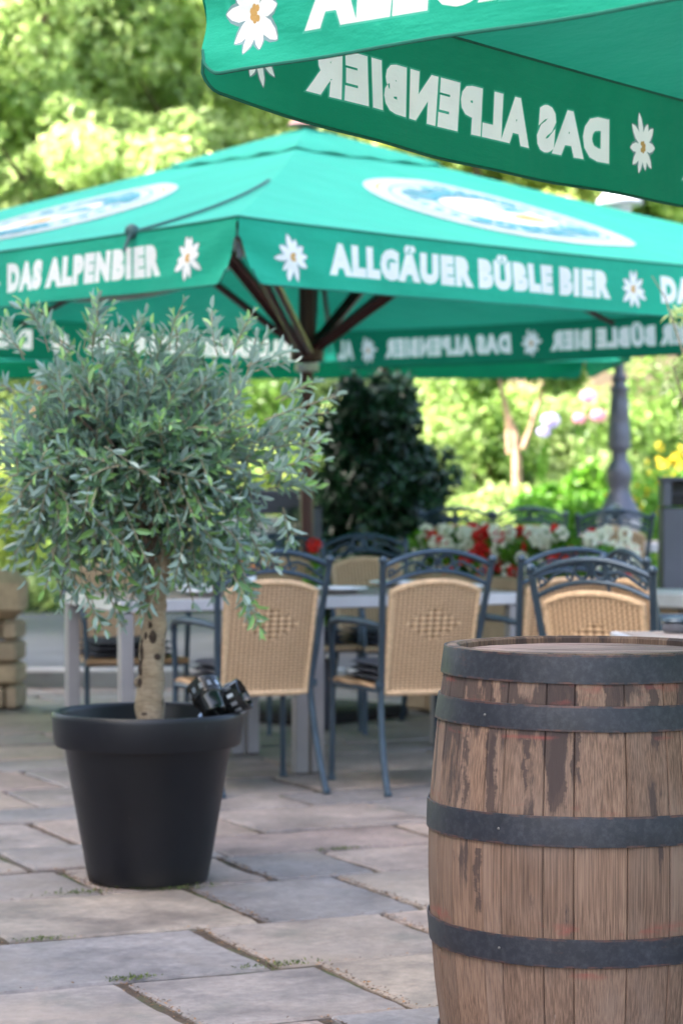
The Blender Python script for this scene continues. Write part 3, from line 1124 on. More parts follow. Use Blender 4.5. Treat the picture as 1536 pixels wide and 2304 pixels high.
# the parasol in the middle distance
F = Vector((-.388, 9.06)); e1 = Vector((.738, .675)); e2 = Vector((-.675, .738))
cs = [F, F + e1 * 5, F + e1 * 5 + e2 * 5, F + e2 * 5]
def zb_mid(i, t):
    return CAMZ + .735 - .012 * math.sin(pi * t / 5)
lay = {0: [('F', .265, .082), (A1, .45, 2.09), ('F', 2.245, .082), (B1, 2.42, 3.50), ('F', 3.66, .082)],
       1: [('F', 1.20, .082), (A1, 1.38, 3.03), ('F', 3.19, .082), (B1, 3.37, 4.49), ('F', 4.65, .082), ('AL', 4.79, 4.93)],
       2: [('F', .14, .082), (A1, .33, 2.0), ('F', 2.2, .082), (B1, 2.40, 3.50), ('F', 3.66, .082)],
       3: [('F', 1.35, .082), (A1, 1.55, 3.2), ('F', 3.36, .082), (B1, 3.51, 4.54), ('F', 4.72, .082)]}
um = Umbrella('parasol', 'large green square parasol over the long dining table, white lettering and oval emblem on top', cs,
         CAMZ + .985, zb_mid, (-.18, 12.58, CAMZ + 1.80), lay, CAMZ + .61, .118, True, (-.18, 12.58, 0), .045, qc=.06, group='green beer garden parasols')
b = MB()
b.box((0, 0, .03), (.75, .75, .06), (0, 0, R(47)), bev=.01)
b.lathe([(.06, .06), (.06, .38), (.045, .40)], (0, 0, 0), 16)
b.build('base', M['black_metal'], um.root)
# crank cord lying over the left side of the canopy
def canopy_pt(u, i, t, q, off):
    e = u.edge(i, t); p = e.lerp(u.peak, q)
    a = (t / u.len[i] * 2) % 1.0
    p.z -= math.sin(pi * a) * .035 * (1 - q) * (4 * q * (1 - q) * .6 + .4) + .03 * math.sin(pi * q)
    p.z += off
    return p - u.o
b = MB()
pts = [canopy_pt(um, 3, 4.98 - .30 * k / 12 - (.32 * (k / 12) ** 2), .40 * (1 - k / 12) + .0 , .014) for k in range(13)]
b.tube(pts, .007, 6)
b.blob(pts[-1] + Vector((0, -.02, .0)), (.03, .02, .03), seg=8)
b.tube([pts[-1] + Vector((0, -.03, 0)), pts[-1] + Vector((-.03, -.04, -.08))], .008, 6)
b.build('cord', simple('cord_dark', (.02, .07, .07), .6), um.root)

# the near parasol, cut off by the top right of the picture
W0 = Vector((-.262, 4.51)); n1 = Vector((.76, -.65)); n2 = Vector((.60, .80))
cs = [W0, W0 + n1 * 5, W0 + n1 * 5 + n2 * 5, W0 + n2 * 5]
def zb_near(i, t):
    if i == 3:
        t = 5 - t
        return CAMZ + .742 - .066 * (1 - math.exp(-t / .42))
    if i == 0:
        return CAMZ + .742 + .014 * min(t, 1)
    return CAMZ + .70
lay2 = {0: [('F', .150, .070), (A1, .272, 1.93), ('F', 2.1, .07), (B1, 2.3, 3.4), ('F', 3.55, .07)],
        1: [('F', 1.35, .07), (A1, 1.55, 3.2), ('F', 3.36, .07), (B1, 3.51, 4.54)],
        2: [('F', .2, .07), (A1, .4, 2.0), ('F', 2.2, .07), (B1, 2.40, 3.50)],
        3: [('F', 1.3, .07), (A1, 1.5, 3.15), ('F', 3.35, .070), (B1, 3.51, 4.66), ('F', 4.825, .070)]}
um2 = Umbrella('parasol', 'nearest green parasol cut off at the top right, showing its shaded underside above the barrel', cs,
         CAMZ + .965, zb_near, (3.14, 4.885, CAMZ + 1.78), lay2, CAMZ + .61, .102, True, (3.14, 4.885, 0), .022, group='green beer garden parasols')
b = MB(); b.box((0, 0, .03), (.75, .75, .06), bev=.01); b.build('base', M['black_metal'], um2.root)

# two farther parasols of which a strip of valance shows
for (cx, lab) in ((862, 'distant green parasol seen as a pale strip beside the lamp post'), (-225, 'distant green parasol whose edge shows behind the olive tree at the left edge')):
    X = (cx - 768) * 19.2 / FPX
    h = 1.75 if cx > 0 else 1.5
    cs = [Vector((X - h, 17.7)), Vector((X + h, 17.7)), Vector((X + h, 20.7)), Vector((X - h, 20.7))]
    Umbrella('parasol', lab, cs, CAMZ + 1.10, lambda i, t: CAMZ + .865, (X, 19.2, CAMZ + 1.7), {}, CAMZ + .7, .11, False, (X, 19.2, .09), .03, False, group='green beer garden parasols')

# ------------------------------------------------------------------ barrel
def build_barrel():
    bx, by = .508, 5.02
    root = thing('barrel', 'weathered oak wine barrel with dark steel hoops standing upright on the flagstones', 'barrel', (bx, by, 0))
    H = .889
    pr = [(0, .297), (.057, .303), (.103, .307), (.20, .319), (.30, .327), (.40, .3315), (.445, .332), (.50, .3315), (.57, .329), (.65, .322), (.74, .3125), (.79, .307), (.832, .301), (.889, .294)]
    zs = np.array([p[0] for p in pr]); rs = np.array([p[1] for p in pr]) - .004
    rad = lambda z: float(np.interp(z, zs, rs))
    # stave boundaries, degrees from the camera-facing direction (to the right positive)
    bd = [-84, -72.5, -60.8, -44.6, -36.7, -20.9, -10.1, 8.3, 24.1, 30.5, 45, 58, 69, 82]
    a = 82
    r_ = random.Random(9)
    while True:
        a += r_.uniform(11, 18)
        if a > 268: break
        bd.append(a)
    bd = sorted(bd)
    b = MB()
    nz = 40
    for k in range(len(bd)):
        a0 = bd[k]; a1 = bd[(k + 1) % len(bd)]
        if a1 < a0: a1 += 360
        g = .05
        dr = r_.uniform(-.0008, .0008)
        tint = r_.random()
        if abs(a0 + 36.7) < 1: tint = .25
        cols = [a0 + g, a0 + g + .35] + [a0 + (a1 - a0) * q for q in (.25, .5, .75)] + [a1 - g - .35, a1 - g]
        vs, fs = [], []
        for j in range(nz + 1):
            z = H * j / nz
            for q, an in enumerate(cols):
                r = rad(z) + dr - (.0028 if q in (0, len(cols) - 1) else 0)
                t = R(an - 90)
                vs.append((r * math.cos(t), r * math.sin(t), z))
        nc = len(cols)
        for j in range(nz):
            for q in range(nc - 1):
                fs.append((j * nc + q, j * nc + q + 1, (j + 1) * nc + q + 1, (j + 1) * nc + q))
        # end grain, chamfered chime and the inside down to the head
        o0 = nz * nc
        extra = []
        for (ri, zi) in ((.270, H + .001), (.264, H - .004), (.264, H - .05)):
            o = len(vs)
            for an in cols:
                t = R(an - 90); vs.append((ri * math.cos(t), ri * math.sin(t), zi))
            for q in range(nc - 1):
                fs.append((o0 + q, o0 + q + 1, o + q + 1, o + q))
            o0 = o
        b.add(vs, fs, 0, True, tint)
    # dark core behind the stave gaps
    b.lathe([(rad(z) - .007, z) for z in np.linspace(.01, .84, 20)], (0, 0, 0), 64, 1, cap=False)
    b.lathe([(.0, .004), (rad(0) - .01, .004)], (0, 0, 0), 64, 1, cap=False)
    b.build('staves', [M['barrel_wood'], M['dark_slot']], root)
    b = MB()
    zt = H - .015
    n = 64
    # planked head
    xs = [-.262, -.17, -.075, .03, .12, .20, .262]
    for i in range(6):
        x0, x1 = xs[i] + .0008, xs[i + 1] - .0008
        top, bot = [], []
        N = 10
        for k in range(N + 1):
            x = x0 + (x1 - x0) * k / N
            y = math.sqrt(max(.2625 ** 2 - x * x, 0))
            top.append((x, y)); bot.append((x, -y))
        poly = bot + top[::-1]
        c, s_ = math.cos(R(68)), math.sin(R(68))
        vs = [(p[0] * c - p[1] * s_, p[0] * s_ + p[1] * c, zt + (i % 2) * .0006) for p in poly]
        vs += [(v[0], v[1], zt - .02) for v in vs]
        m = len(poly)
        fs = [tuple(range(m))] + [(k, (k + 1) % m, (k + 1) % m + m, k + m)[::-1] for k in range(m)]
        b.add(vs, fs, 0, False, random.random())
    b.build('head', M['head'], root)
    for (z0, z1, seam) in ((.832, .8885, 200), (.739, .789, -48), (.515, .574, 150), (.281, .337, 140), (.052, .10, 100), (.001, .046, 220)):
        b = MB()
        n = 120
        th = .0034
        prof = []
        ring = [(z0, 0), (z0, th), (z0 + .004, th + .0004), (z1 - .004, th + .0004), (z1, th), (z1, 0)]
        vs, fs = [], []
        for (z, o) in ring:
            for k in range(n):
                t = 2 * pi * k / n
                wob = .0008 * math.sin(3 * t + z * 50) + .0005 * math.sin(11 * t)
                r = rad(z) + .0015 + o + wob
                zz = z + .0012 * math.sin(2 * t + z0 * 9)
                vs.append((r * math.cos(t), r * math.sin(t), min(zz, H - .0003)))
        for j in range(5):
            tt = 1.0 if j in (0, 1, 3, 4) else 0.0
            f_ = [(j * n + k, j * n + (k + 1) % n, (j + 1) * n + (k + 1) % n, (j + 1) * n + k) for k in range(n)]
            b.f.extend([tuple(i for i in f) for f in f_]); b.mi.extend([0] * n); b.sm.extend([True] * n); b.t.extend([tt] * n)
        b.v = vs
        hoop = b.build('hoop', M['hoop'], root)
        # overlap plate and rivets
        zc = (z0 + z1) / 2
        rb = MB()
        for an in (() if seam < 0 else (seam, seam + 6)):
            t = R(an - 90); r = rad(zc) + .0052
            rb = MB(); rb.blob((r * math.cos(t), r * math.sin(t), zc), (.0035, .0035, .0035), seg=8, rings=6); rb.build('rivet', M['rivet'], hoop)
        if z1 < .88 and z0 > .2:
            t = R(-37 if z0 < .7 else -46); t = t - pi / 2; r = rad(zc) + .0052
            rb = MB(); rb.blob((r * math.cos(t), r * math.sin(t), zc), (.003, .003, .003), seg=8, rings=6); rb.build('rivet', M['rivet'], hoop)
        pass
build_barrel()

# ------------------------------------------------------------------ olive tree in its pot
PX, PY = -.595, 7.45
root = thing('plant_pot', 'large round matte black plastic plant pot with a wide rim', 'plant pot', (PX, PY, 0))
b = MB()
pr = [(.165, .0), (.183, .004), (.187, .016), (.256, .412), (.262, .417), (.283, .417), (.288, .423), (.2955, .505), (.294, .515), (.288, .521), (.278, .521), (.271, .516), (.268, .506), (.262, .43), (.25, .40)]
b.lathe(pr, (0, 0, 0), 96, cap=False)
b.lathe([(0, .003), (.166, .003)], (0, 0, 0), 48, cap=False)
b.build('pot_body', M['pot'], root)
b = MB()
vs, fs = [], []
n = 40
rings_ = [0, .06, .12, .18, .252]
for j, r in enumerate(rings_):
    for k in range(n):
        a = 2 * pi * k / n
        vs.append((r * math.cos(a), r * math.sin(a), .435 + .012 * math.sin(7 * a + j) * (r > 0) + random.uniform(-.004, .004)))
for j in range(4):
    for k in range(n):
        fs.append((j * n + k, j * n + (k + 1) % n, (j + 1) * n + (k + 1) % n, (j + 1) * n + k))
b.add(vs, fs)
b.build('soil', M['soil'], root)

def olive():
    root = thing('olive_tree', 'young olive tree with a round silvery green crown growing in the black pot', 'tree', (PX, PY, .43))
    r_ = random.Random(21)
    S = FPX / PY
    def lp(px, py, dy=0):     # pixel -> local point at the tree's own distance
        return Vector(((px - 768) / S - PX, dy, CAMZ + (1080 - py) / S - .43))
    pts, rad = [], []
    base = [(338, 1640, .047), (338, 1600, .045), (337, 1560, .0415), (341, 1500, .040), (344, 1450, .0395), (347, 1400, .036), (351, 1340, .033), (357, 1290, .031), (366, 1240, .029), (372, 1190, .026)]
    for (x, y, q) in base:
        p = lp(x, y); pts.append(p); rad.append(q)
    b = MB()
    # a trunk with burrs: dense tube with noisy radius
    dense, dr = [], []
    for i in range(len(pts) - 1):
        for k in range(6):
            t = k / 6
            dense.append(pts[i].lerp(pts[i + 1], t)); dr.append(rad[i] * (1 - t) + rad[i + 1] * t)
    b.tube(dense, dr, 20)
    v2 = []
    for (x, y, z) in b.v:
        q = 1 + .06 * math.sin(z * 31 + x * 60) + .05 * math.sin(z * 77 + y * 90)
        cx = np.interp(z, [p.z for p in dense], [p.x for p in dense])
        v2.append((cx + (x - cx) * q, y * q, z))
    b.v = v2
    for (x, y, sx) in ((368, 1365, .012), (309, 1535, .010), (366, 1450, .008)):
        p = lp(x, y, -.005)
        b.blob(p, (sx, sx * .9, sx * 1.5), seg=10, rings=8, jit=.12)
    for (x, y, rx_, rz_) in ((346, 1432, .012, .019), (322, 1462, .008, .036), (356, 1476, .012, .009), (319, 1503, .009, .022), (316, 1535, .007, .014), (328, 1604, .011, .006), (340, 1405, .006, .009), (350, 1372, .005, .006), (330, 1430, .005, .012)):
        kb = MB()
        xc = float(np.interp(y, [q[1] for q in base[::-1]], [q[0] for q in base[::-1]])); rr0 = float(np.interp(y, [q[1] for q in base[::-1]], [q[2] for q in base[::-1]]))
        u_ = (x - xc) / S
        p = lp(x, y, -math.sqrt(max(rr0 ** 2 - u_ ** 2, 0)) * 1.0)
        kb.blob(p, (rx_, .006, rz_), seg=12, rings=10, jit=.18)
        kb.build('bark_knot', M['knot'], root)
    b.build('trunk', M['olive_bark'], root)
    # limbs
    top = pts[-1]
    cen = lp(300, 1035); RX, RY, RZ = .475, .45, .42
    def radial(d):
        a = math.atan2(d.y, d.x); e = d.z
        q = 1 + .10 * math.sin(3 * a + 1.1) + .08 * math.sin(5 * a + 4 * e) + .09 * math.sin(7 * e + 2 * a)
        return q
    b = MB()
    limb_end = []
    for k in range(18):
        a = 2 * pi * k / 18 + r_.uniform(-.2, .2); e = r_.uniform(-.25, .95)
        d = Vector((math.cos(a) * math.cos(e), math.sin(a) * math.cos(e), math.sin(e)))
        end = cen + Vector((d.x * RX, d.y * RY, d.z * RZ)) * .72
        st = dense[-1 - r_.randint(0, 12)]
        m1 = st.lerp(end, .4) + Vector((0, 0, .05))
        ps = [st, st.lerp(m1, .5) + Vector((0, 0, .01)), m1, m1.lerp(end, .5) + Vector((r_.uniform(-.02, .02), 0, .01)), end]
        b.tube(ps, [.014, .011, .008, .006, .003], 6)
        limb_end.append(ps)
    b.build('limbs', M['bark'], root)
    # twigs and leaves
    tw = MB()
    pos, ax, nr, L, W, T = [], [], [], [], [], []
    def twig(p0, p1, droop, young=0):
        L0 = (p1 - p0).length
        n = max(4, int(L0 / .02))
        d0 = (p1 - p0).normalized()
        side = d0.orthogonal().normalized()
        bend = Vector((r_.gauss(0, .15), r_.gauss(0, .15), droop)) * L0
        pth = []
        for i in range(n + 1):
            t = i / n
            pth.append(p0 + (p1 - p0) * t + bend * (t * t - t * .3))
        tw.tube(pth[::2] + [pth[-1]], [.0022] * len(pth[::2]) + [.0009], 4, cap=False)
        ph = r_.random() * pi
        for i in range(1, n + 1):
            if i / n < .12: continue
            p = pth[i]; dd = (pth[i] - pth[i - 1]).normalized()
            ph += pi / 2 + r_.uniform(-.3, .3)
            s1 = dd.orthogonal().normalized(); s2 = dd.cross(s1)
            for sg in (0, pi):
                if r_.random() < .08: continue
                o = s1 * math.cos(ph + sg) + s2 * math.sin(ph + sg)
                spread = r_.uniform(.6, 1.6) * (1.0 if i < n else .35)
                a_ = (dd + o * spread + Vector((0, 0, .10))).normalized()
                pos.append(p); ax.append(a_)
                nn = (dd * .8 - o * .2 + Vector((r_.gauss(0, .3), r_.gauss(0, .3), .35 + r_.gauss(0, .2))))
                nr.append(nn)
                l_ = r_.uniform(.038, .068) * (1 if i < n - 1 else .7)
                L.append(l_); W.append(l_ * r_.uniform(.25, .36))
                T.append(min(1, max(0, r_.gauss(.42, .2) + .25 * (i / n) + young)))
        if r_.random() < .7:
            pos.append(pth[-1]); ax.append((pth[-1] - pth[-2]).normalized()); nr.append(Vector((0, r_.gauss(0, 1), 1))); L.append(.03); W.append(.007); T.append(.9)
    for k in range(960):
        z = r_.uniform(-1, 1); a = r_.random() * 2 * pi
        rr = math.sqrt(1 - z * z)
        d = Vector((rr * math.cos(a), rr * math.sin(a), z))
        q = radial(d) * (r_.random() ** .55)
        q = max(q, .32)
        if z < -.55 and r_.random() < .35: continue
        tip = cen + Vector((d.x * RX, d.y * RY, d.z * RZ)) * q
        ln = r_.uniform(.11, .24)
        dirv = (d + Vector((r_.gauss(0, .45), r_.gauss(0, .45), r_.gauss(0, .3) + (.35 if z > 0 else -.25)))).normalized()
        twig(tip - dirv * ln, tip, r_.uniform(-.25, .15) if z > 0 else r_.uniform(-.5, -.1), .12 if q > .85 else -.05)
    # the shoots that break the outline, from the photograph
    shoots = [((170, 800), (60, 700)), ((190, 780), (225, 670)), ((230, 790), (250, 680)), ((130, 800), (100, 690)), ((500, 810), (470, 705)), ((520, 800), (560, 715)),
              ((560, 850), (590, 745)), ((560, 830), (655, 795)), ((600, 950), (735, 900)), ((610, 1010), (725, 985)), ((600, 1100), (715, 1082)), ((590, 1060), (700, 1030)),
              ((400, 790), (410, 715)), ((300, 790), (310, 730)), ((540, 1290), (600, 1395)), ((520, 1270), (570, 1370)), ((330, 1250), (300, 1360)), ((370, 1260), (350, 1370)),
              ((210, 1290), (220, 1410)), ((240, 1290), (260, 1395)), ((130, 1230), (150, 1330)), ((60, 1180), (20, 1260)), ((480, 1200), (500, 1330)), ((430, 1230), (420, 1300)),
              ((60, 800), (-10, 720)), ((40, 880), (-60, 840)), ((560, 1200), (620, 1260)), ((620, 900), (700, 860)), ((640, 1140), (660, 1210)), ((40, 1000), (-70, 980)), ((40, 1100), (-70, 1120))]
    for (p, q) in shoots:
        for rep in range(2):
            dy = r_.uniform(-.3, .15)
            j = lambda: r_.uniform(-14, 14) * rep
            twig(lp(p[0] + j(), p[1] + j(), dy), lp(q[0] + j(), q[1] + j(), dy + r_.uniform(-.06, .06)), r_.uniform(-.2, .05), .25)
    tw.build('twigs', M['twig'], root)
    leaf_mesh('leaves', M['olive_leaf'], np.array([tuple(p) for p in pos]), np.array([tuple(p) for p in ax]), np.array([tuple(p) for p in nr]), np.array(L), np.array(W), np.array(T), root)
    print('olive leaves', len(pos))
olive()

# two garden spotlights lying in the pot
def spotlight(loc, rot, label):
    root = thing('spotlight', label, 'garden light', loc)
    root.rotation_euler = rot
    root.scale = (.88, .88, .88)
    b = MB()
    b.lathe([(.0, -.065), (.036, -.065), (.043, -.055), (.046, -.01), (.056, .0), (.058, .05), (.060, .062), (.055, .066), (.051, .060), (.049, .02), (.0, .012)], (0, 0, 0), 32, cap=False)
    b.build('housing', M['glossblack'], root)
    b = MB()
    for k in range(12):
        a = 2 * pi * k / 12
        b.box((.0585 * math.cos(a), .0585 * math.sin(a), .027), (.003, .013, .022), (0, 0, a), bev=.0008)
    b.build('reflector_band', M['chrome'], root)
    b = MB()
    b.lathe([(0, .018), (.047, .018)], (0, 0, 0), 24, cap=False)
    b.build('lens', M['bin'], root)
    b = MB()
    b.tube([(0, .055, -.02), (0, .075, -.05), (0, .06, -.10), (0, .0, -.12)], .007, 8)
    b.build('bracket', M['chrome'], root)
x, y, z = at(470, 7.36, 1574)
spotlight((x, y, z), (R(-38), R(-28), 0), 'glossy black garden spotlight tilted up on the pot rim, the left one')
x, y, z = at(514, 7.42, 1580)
spotlight((x, y, z), (R(25), R(58), R(20)), 'glossy black garden spotlight leaning over the right edge of the pot rim')

# ------------------------------------------------------------------ chairs
def arcpts(x0, z0, x1, zpk, yf, n=14, sharp=2.2):
    out = []
    for k in range(n + 1):
        t = k / n
        x = x0 + (x1 - x0) * t
        s_ = 1 - abs(2 * t - 1) ** sharp
        z = z0 + (zpk - z0) * s_
        out.append((x, yf(z) , z))
    return out

def make_chair():
    root = thing('garden_armchair', 'x', 'chair', (0, 0, 0))
    yb = lambda z: -.225 - max(0, z - .42) * .235      # rear plane leaning back
    # half width of the posts with height
    xb = lambda z: float(np.interp(z, [0, .42, .91], [.215, .192, .232]))
    for sx in (-1, 1):
        b = MB()
        zz = [0, .06, .14, .24, .34, .42, .55, .68, .80, .905]
        pts = [(sx * xb(z), yb(z) if z > .42 else -.225 - .125 * ((.42 - z) / .42) ** 1.8, z) for z in zz]
        b.tube(pts, .0135, 10)
        b.blob((sx * .2325, yb(.918), .918), .018, seg=10, rings=8)
        b.lathe([(.016, 0), (.017, .012), (.014, .02)], (sx * xb(0), -.35, 0), 10)
        b.build('leg', M['chair_metal'], root)
        b = MB()
        b.tube([(sx * .235, .215, 0), (sx * .232, .21, .2), (sx * .232, .205, .42), (sx * .24, .20, .58), (sx * .245, .18, .635)], .0125, 10)
        b.lathe([(.016, 0), (.017, .012), (.014, .02)], (sx * .235, .215, 0), 10)
        b.build('leg', M['chair_metal'], root)
        b = MB()
        b.tube([(sx * xb(.655), yb(.655), .655), (sx * .235, -.2, .668), (sx * .25, -.08, .672), (sx * .255, .06, .668), (sx * .252, .15, .655), (sx * .246, .20, .632), (sx * .24, .215, .61)], [.012, .013, .015, .016, .016, .013, .01], 10)
        b.build('armrest', M['chair_metal'], root)
    # arches and scrolls
    b = MB()
    b.tube(arcpts(-.229, .893, .229, .952, yb, 18, 2.0), .0115, 8)
    b.tube(arcpts(-.222, .815, .222, .874, yb, 18, 2.0), .0095, 8)
    def loop(cx, cz, r, a0, a1, n=14, r1=None):
        r1 = r if r1 is None else r1
        out = []
        for k in range(n + 1):
            t = k / n; a = R(a0 + (a1 - a0) * t); q = r + (r1 - r) * t
            z = cz + q * math.sin(a)
            out.append((cx + q * math.cos(a), yb(z), z))
        return out
    for sx in (-1, 1):
        b.tube(loop(sx * .036, .911, .026, 0, 360, 18), .006, 6)
        p = loop(sx * .085, .892, .018, 90 if sx > 0 else 90, 90 + sx * 300, 14, .006)
        b.tube(p, .0055, 6)
        b.tube([(sx * .062, yb(.905), .905), (sx * .10, yb(.91), .910), (sx * .14, yb(.895), .895), (sx * .18, yb(.865), .865), (sx * .205, yb(.85), .85)], .006, 6)
        p = loop(sx * .190, .872, .016, -90, -90 + sx * 290, 12, .006)
        b.tube(p, .005, 6)
    b.tube([(0, yb(.876), .876), (0, yb(.95), .948)], .006, 6)
    b.build('back_arch', M['chair_metal'], root)
    b = MB()
    # seat rails
    b.tube([(-.19, -.21, .405), (.19, -.21, .405)], .010, 8)
    b.tube([(-.23, .205, .40), (.23, .205, .40)], .010, 8)
    for sx in (-1, 1):
        b.tube([(sx * .192, -.22, .40), (sx * .232, .205, .40)], .010, 8)
        b.box((sx * .2, yb(.44) , .425), (.035, .02, .03), bev=.004)
    b.build('seat_frame', M['chair_metal'], root)
    # backrest panel: woven sheet with thickness and a rolled rim
    b = MB()
    zb0, hw0, hw1 = .392, .172, .185
    def top(x): return .832 - .036 * (abs(x) / hw1) ** 2.2
    nx_, nz_ = 14, 16
    def P(i, j, off):
        u = -1 + 2 * i / nx_; t = j / nz_
        z = zb0 + t * (top(u * hw1) - zb0)
        hw = hw0 + (hw1 - hw0) * t
        x = u * hw
        return (x, yb(z) + .022 * (1 - u * u) * -.6 + off, z)
    for off, flip in ((-.007, 0), (.007, 1)):
        vs = [P(i, j, off) for j in range(nz_ + 1) for i in range(nx_ + 1)]
        fs = []
        for j in range(nz_):
            for i in range(nx_):
                a = j * (nx_ + 1) + i
                f = (a, a + 1, a + nx_ + 2, a + nx_ + 1)
                fs.append(f[::-1] if flip else f)
        b.add(vs, fs)
    rim = [P(i, 0, 0) for i in range(nx_ + 1)] + [P(nx_, j, 0) for j in range(1, nz_)] + [P(i, nz_, 0) for i in range(nx_, -1, -1)] + [P(0, j, 0) for j in range(nz_ - 1, 0, -1)]
    back = b.build('backrest', M['wicker'], root)
    b = MB()
    b.tube(rim, .0125, 8, closed=True)
    b.build('rim', M['wicker_rim'], back)
    # seat
    b = MB()
    vs = [(-.185, -.20, .42), (.185, -.20, .42), (.228, .215, .425), (-.228, .215, .425)]
    vs += [(x, y, z - .025) for (x, y, z) in vs]
    b.add(vs, [(0, 1, 2, 3), (7, 6, 5, 4), (0, 4, 5, 1), (1, 5, 6, 2), (2, 6, 7, 3), (3, 7, 4, 0)], 0, False)
    b.tube([(-.188, -.20, .41), (.188, -.20, .41), (.231, .218, .413), (-.231, .218, .413)], .013, 8, closed=True)
    b.build('seat', M['wicker'], root)
    return root

proto = make_chair()
first = [True]
def place_chair(x, y, z, deg, label, group='wicker and metal armchairs of the beer garden'):
    if first[0]:
        o = proto; first[0] = False
    else:
        o = copy_tree(proto)
    o.location = (x, y, z); o.rotation_euler = (0, 0, R(deg))
    tag(o, label, 'chair', group)
    return o
def make_cushion():
    root = thing('seat_cushion', 'x', 'cushion', (0, 0, 0))
    for k in range(3):
        b = MB()
        n = 12
        vs, fs = [], []
        sc = 1 - .02 * k
        def pad(sgn):
            out = []
            for j in range(n + 1):
                for i in range(n + 1):
                    u = -1 + 2 * i / n; v = -1 + 2 * j / n
                    x = u * .185 * sc; y = v * .19 * sc
                    e = (1 - abs(u) ** 6) * (1 - abs(v) ** 6)
                    z = sgn * .014 * (e ** .5) + .002 * math.sin(u * 9 + k) * math.cos(v * 8)
                    out.append((x, y + .012 * k * 0, z + .014 + .027 * k))
            return out
        for sg in (1, -1):
            vs = pad(sg)
            fs = [(j * (n + 1) + i, j * (n + 1) + i + 1, (j + 1) * (n + 1) + i + 1, (j + 1) * (n + 1) + i) for j in range(n) for i in range(n)]
            b.add(vs, fs if sg > 0 else [f[::-1] for f in fs])
        b.build('cushion_pad', M['cushion'], root, autosmooth=False)
    return root
cproto = make_cushion()
cfirst = [True]
def place_cushion(ch, label):
    if cfirst[0]:
        o = cproto; cfirst[0] = False
    else:
        o = copy_tree(cproto)
    o.location = ch.location + Vector((0, 0, .425)); o.rotation_euler = ch.rotation_euler
    tag(o, label, 'cushion', 'dark seat cushions on the armchairs')

c1 = place_chair(-.385, 9.75, 0, 21, 'wicker armchair right behind the olive tree with its back to the viewer')
c2 = place_chair(.255, 9.80, 0, 21, 'wicker armchair turned away from us between the olive tree and the barrel')
c3 = place_chair(.80, 10.02, 0, 22, 'wicker armchair with its back to us, half hidden behind the nearest arched chair back')
c4 = place_chair(1.04, 8.75, 0, -30, 'closest wicker armchair, directly behind the barrel top')
c5 = place_chair(-.20, 11.92, 0, 200, 'wicker armchair facing us across the table, left of the red-brown parasol pole')
c6 = place_chair(.245, 11.95, 0, 203, 'wicker armchair facing us across the table, just right of the parasol pole')
c7 = place_chair(-.99, 11.10, 0, 200, 'wicker armchair facing us behind the olive tree trunk at the left table end')
c8 = place_chair(*at(1010, 16.2), .095, 4, 'distant wicker armchair behind the left end of the flower trough')
c9 = place_chair(*at(1194, 16.0), .095, -6, 'distant wicker armchair behind the middle of the flower trough')
c10 = place_chair(*at(1352, 14.95), .095, 8, 'wicker armchair behind the right end of the flowers, in front of the lamp post')
c11 = place_chair(*at(1278, 17.6), .095, 70, 'small far wicker armchair seen side-on, left of the lamp post foot')
c12 = place_chair(*at(1585, 9.6), 0, -75, 'wicker armchair mostly beyond the right edge behind the barrel')
place_cushion(c1, 'dark grey stacked seat cushion on the chair right behind the olive tree')
place_cushion(c2, 'dark grey stacked seat cushion on the chair between olive tree and barrel')
place_cushion(c7, 'dark grey seat cushion on the chair behind the olive trunk')
place_cushion(c5, 'dark grey seat cushion on the far chair left of the parasol pole')
place_cushion(c6, 'dark grey seat cushion on the far chair right of the parasol pole')

# ------------------------------------------------------------------ tables
M['tabletop'] = simple('table_slats', (.24, .20, .18), .5, 0, .2, 6, .2)
def table(name, label, cx, cy, z, w, d, deg, group='aluminium dining tables'):
    root = thing(name, label, 'table', (cx, cy, z), R(deg), group)
    b = MB()
    n = int(w / .1)
    for k in range(n):
        x = -w / 2 + .03 + (w - .06) * (k + .5) / n
        b.box((x, 0, .735), ((w - .06) / n - .004, d - .06, .018), bev=.002)
    b.build('tabletop', M['tabletop'], root)
    b = MB()
    for sx in (-1, 1):
        b.box((sx * (w / 2 - .015), 0, .716), (.03, d - .001, .052), bev=.004)
    for sy in (-1, 1):
        b.box((0, sy * (d / 2 - .015), .716), (w - .062, .03, .050), bev=.004)
    b.build('table_frame', M['alu'], root)
    for sx in (-1, 1):
        for sy in (-1, 1):
            b = MB()
            b.box((sx * (w / 2 - .03), sy * (d / 2 - .03), .344), (.055, .055, .688), bev=.006)
            b.build('leg', M['table_leg'], root)
    return root
U = Vector((.925, .38)); U.normalize(); V = Vector((-U.y, U.x))
FR = Vector((-.135, 10.12))      # front right corner of the left table
TD = math.degrees(math.atan2(U.y, U.x))
t1c = FR - U * .41 + V * .42
table('dining_table', 'square aluminium table behind the olive tree trunk, joined to the longer one', t1c.x, t1c.y, 0, .82, .84, TD)
t2c = FR + U * .012 + U * .49 + V * .42
table('dining_table', 'aluminium table in the middle with wicker chairs on both sides', t2c.x, t2c.y, 0, .98, .84, TD)
x, y = at(1470, 15.3)
table('dining_table', 'far aluminium table beside the grey bin', x, y, .095, .9, .8, 5)
x, y = at(1075, 17.2)
table('dining_table', 'far aluminium table between the distant chairs behind the flowers', x, y, .095, 1.6, .8, 0)
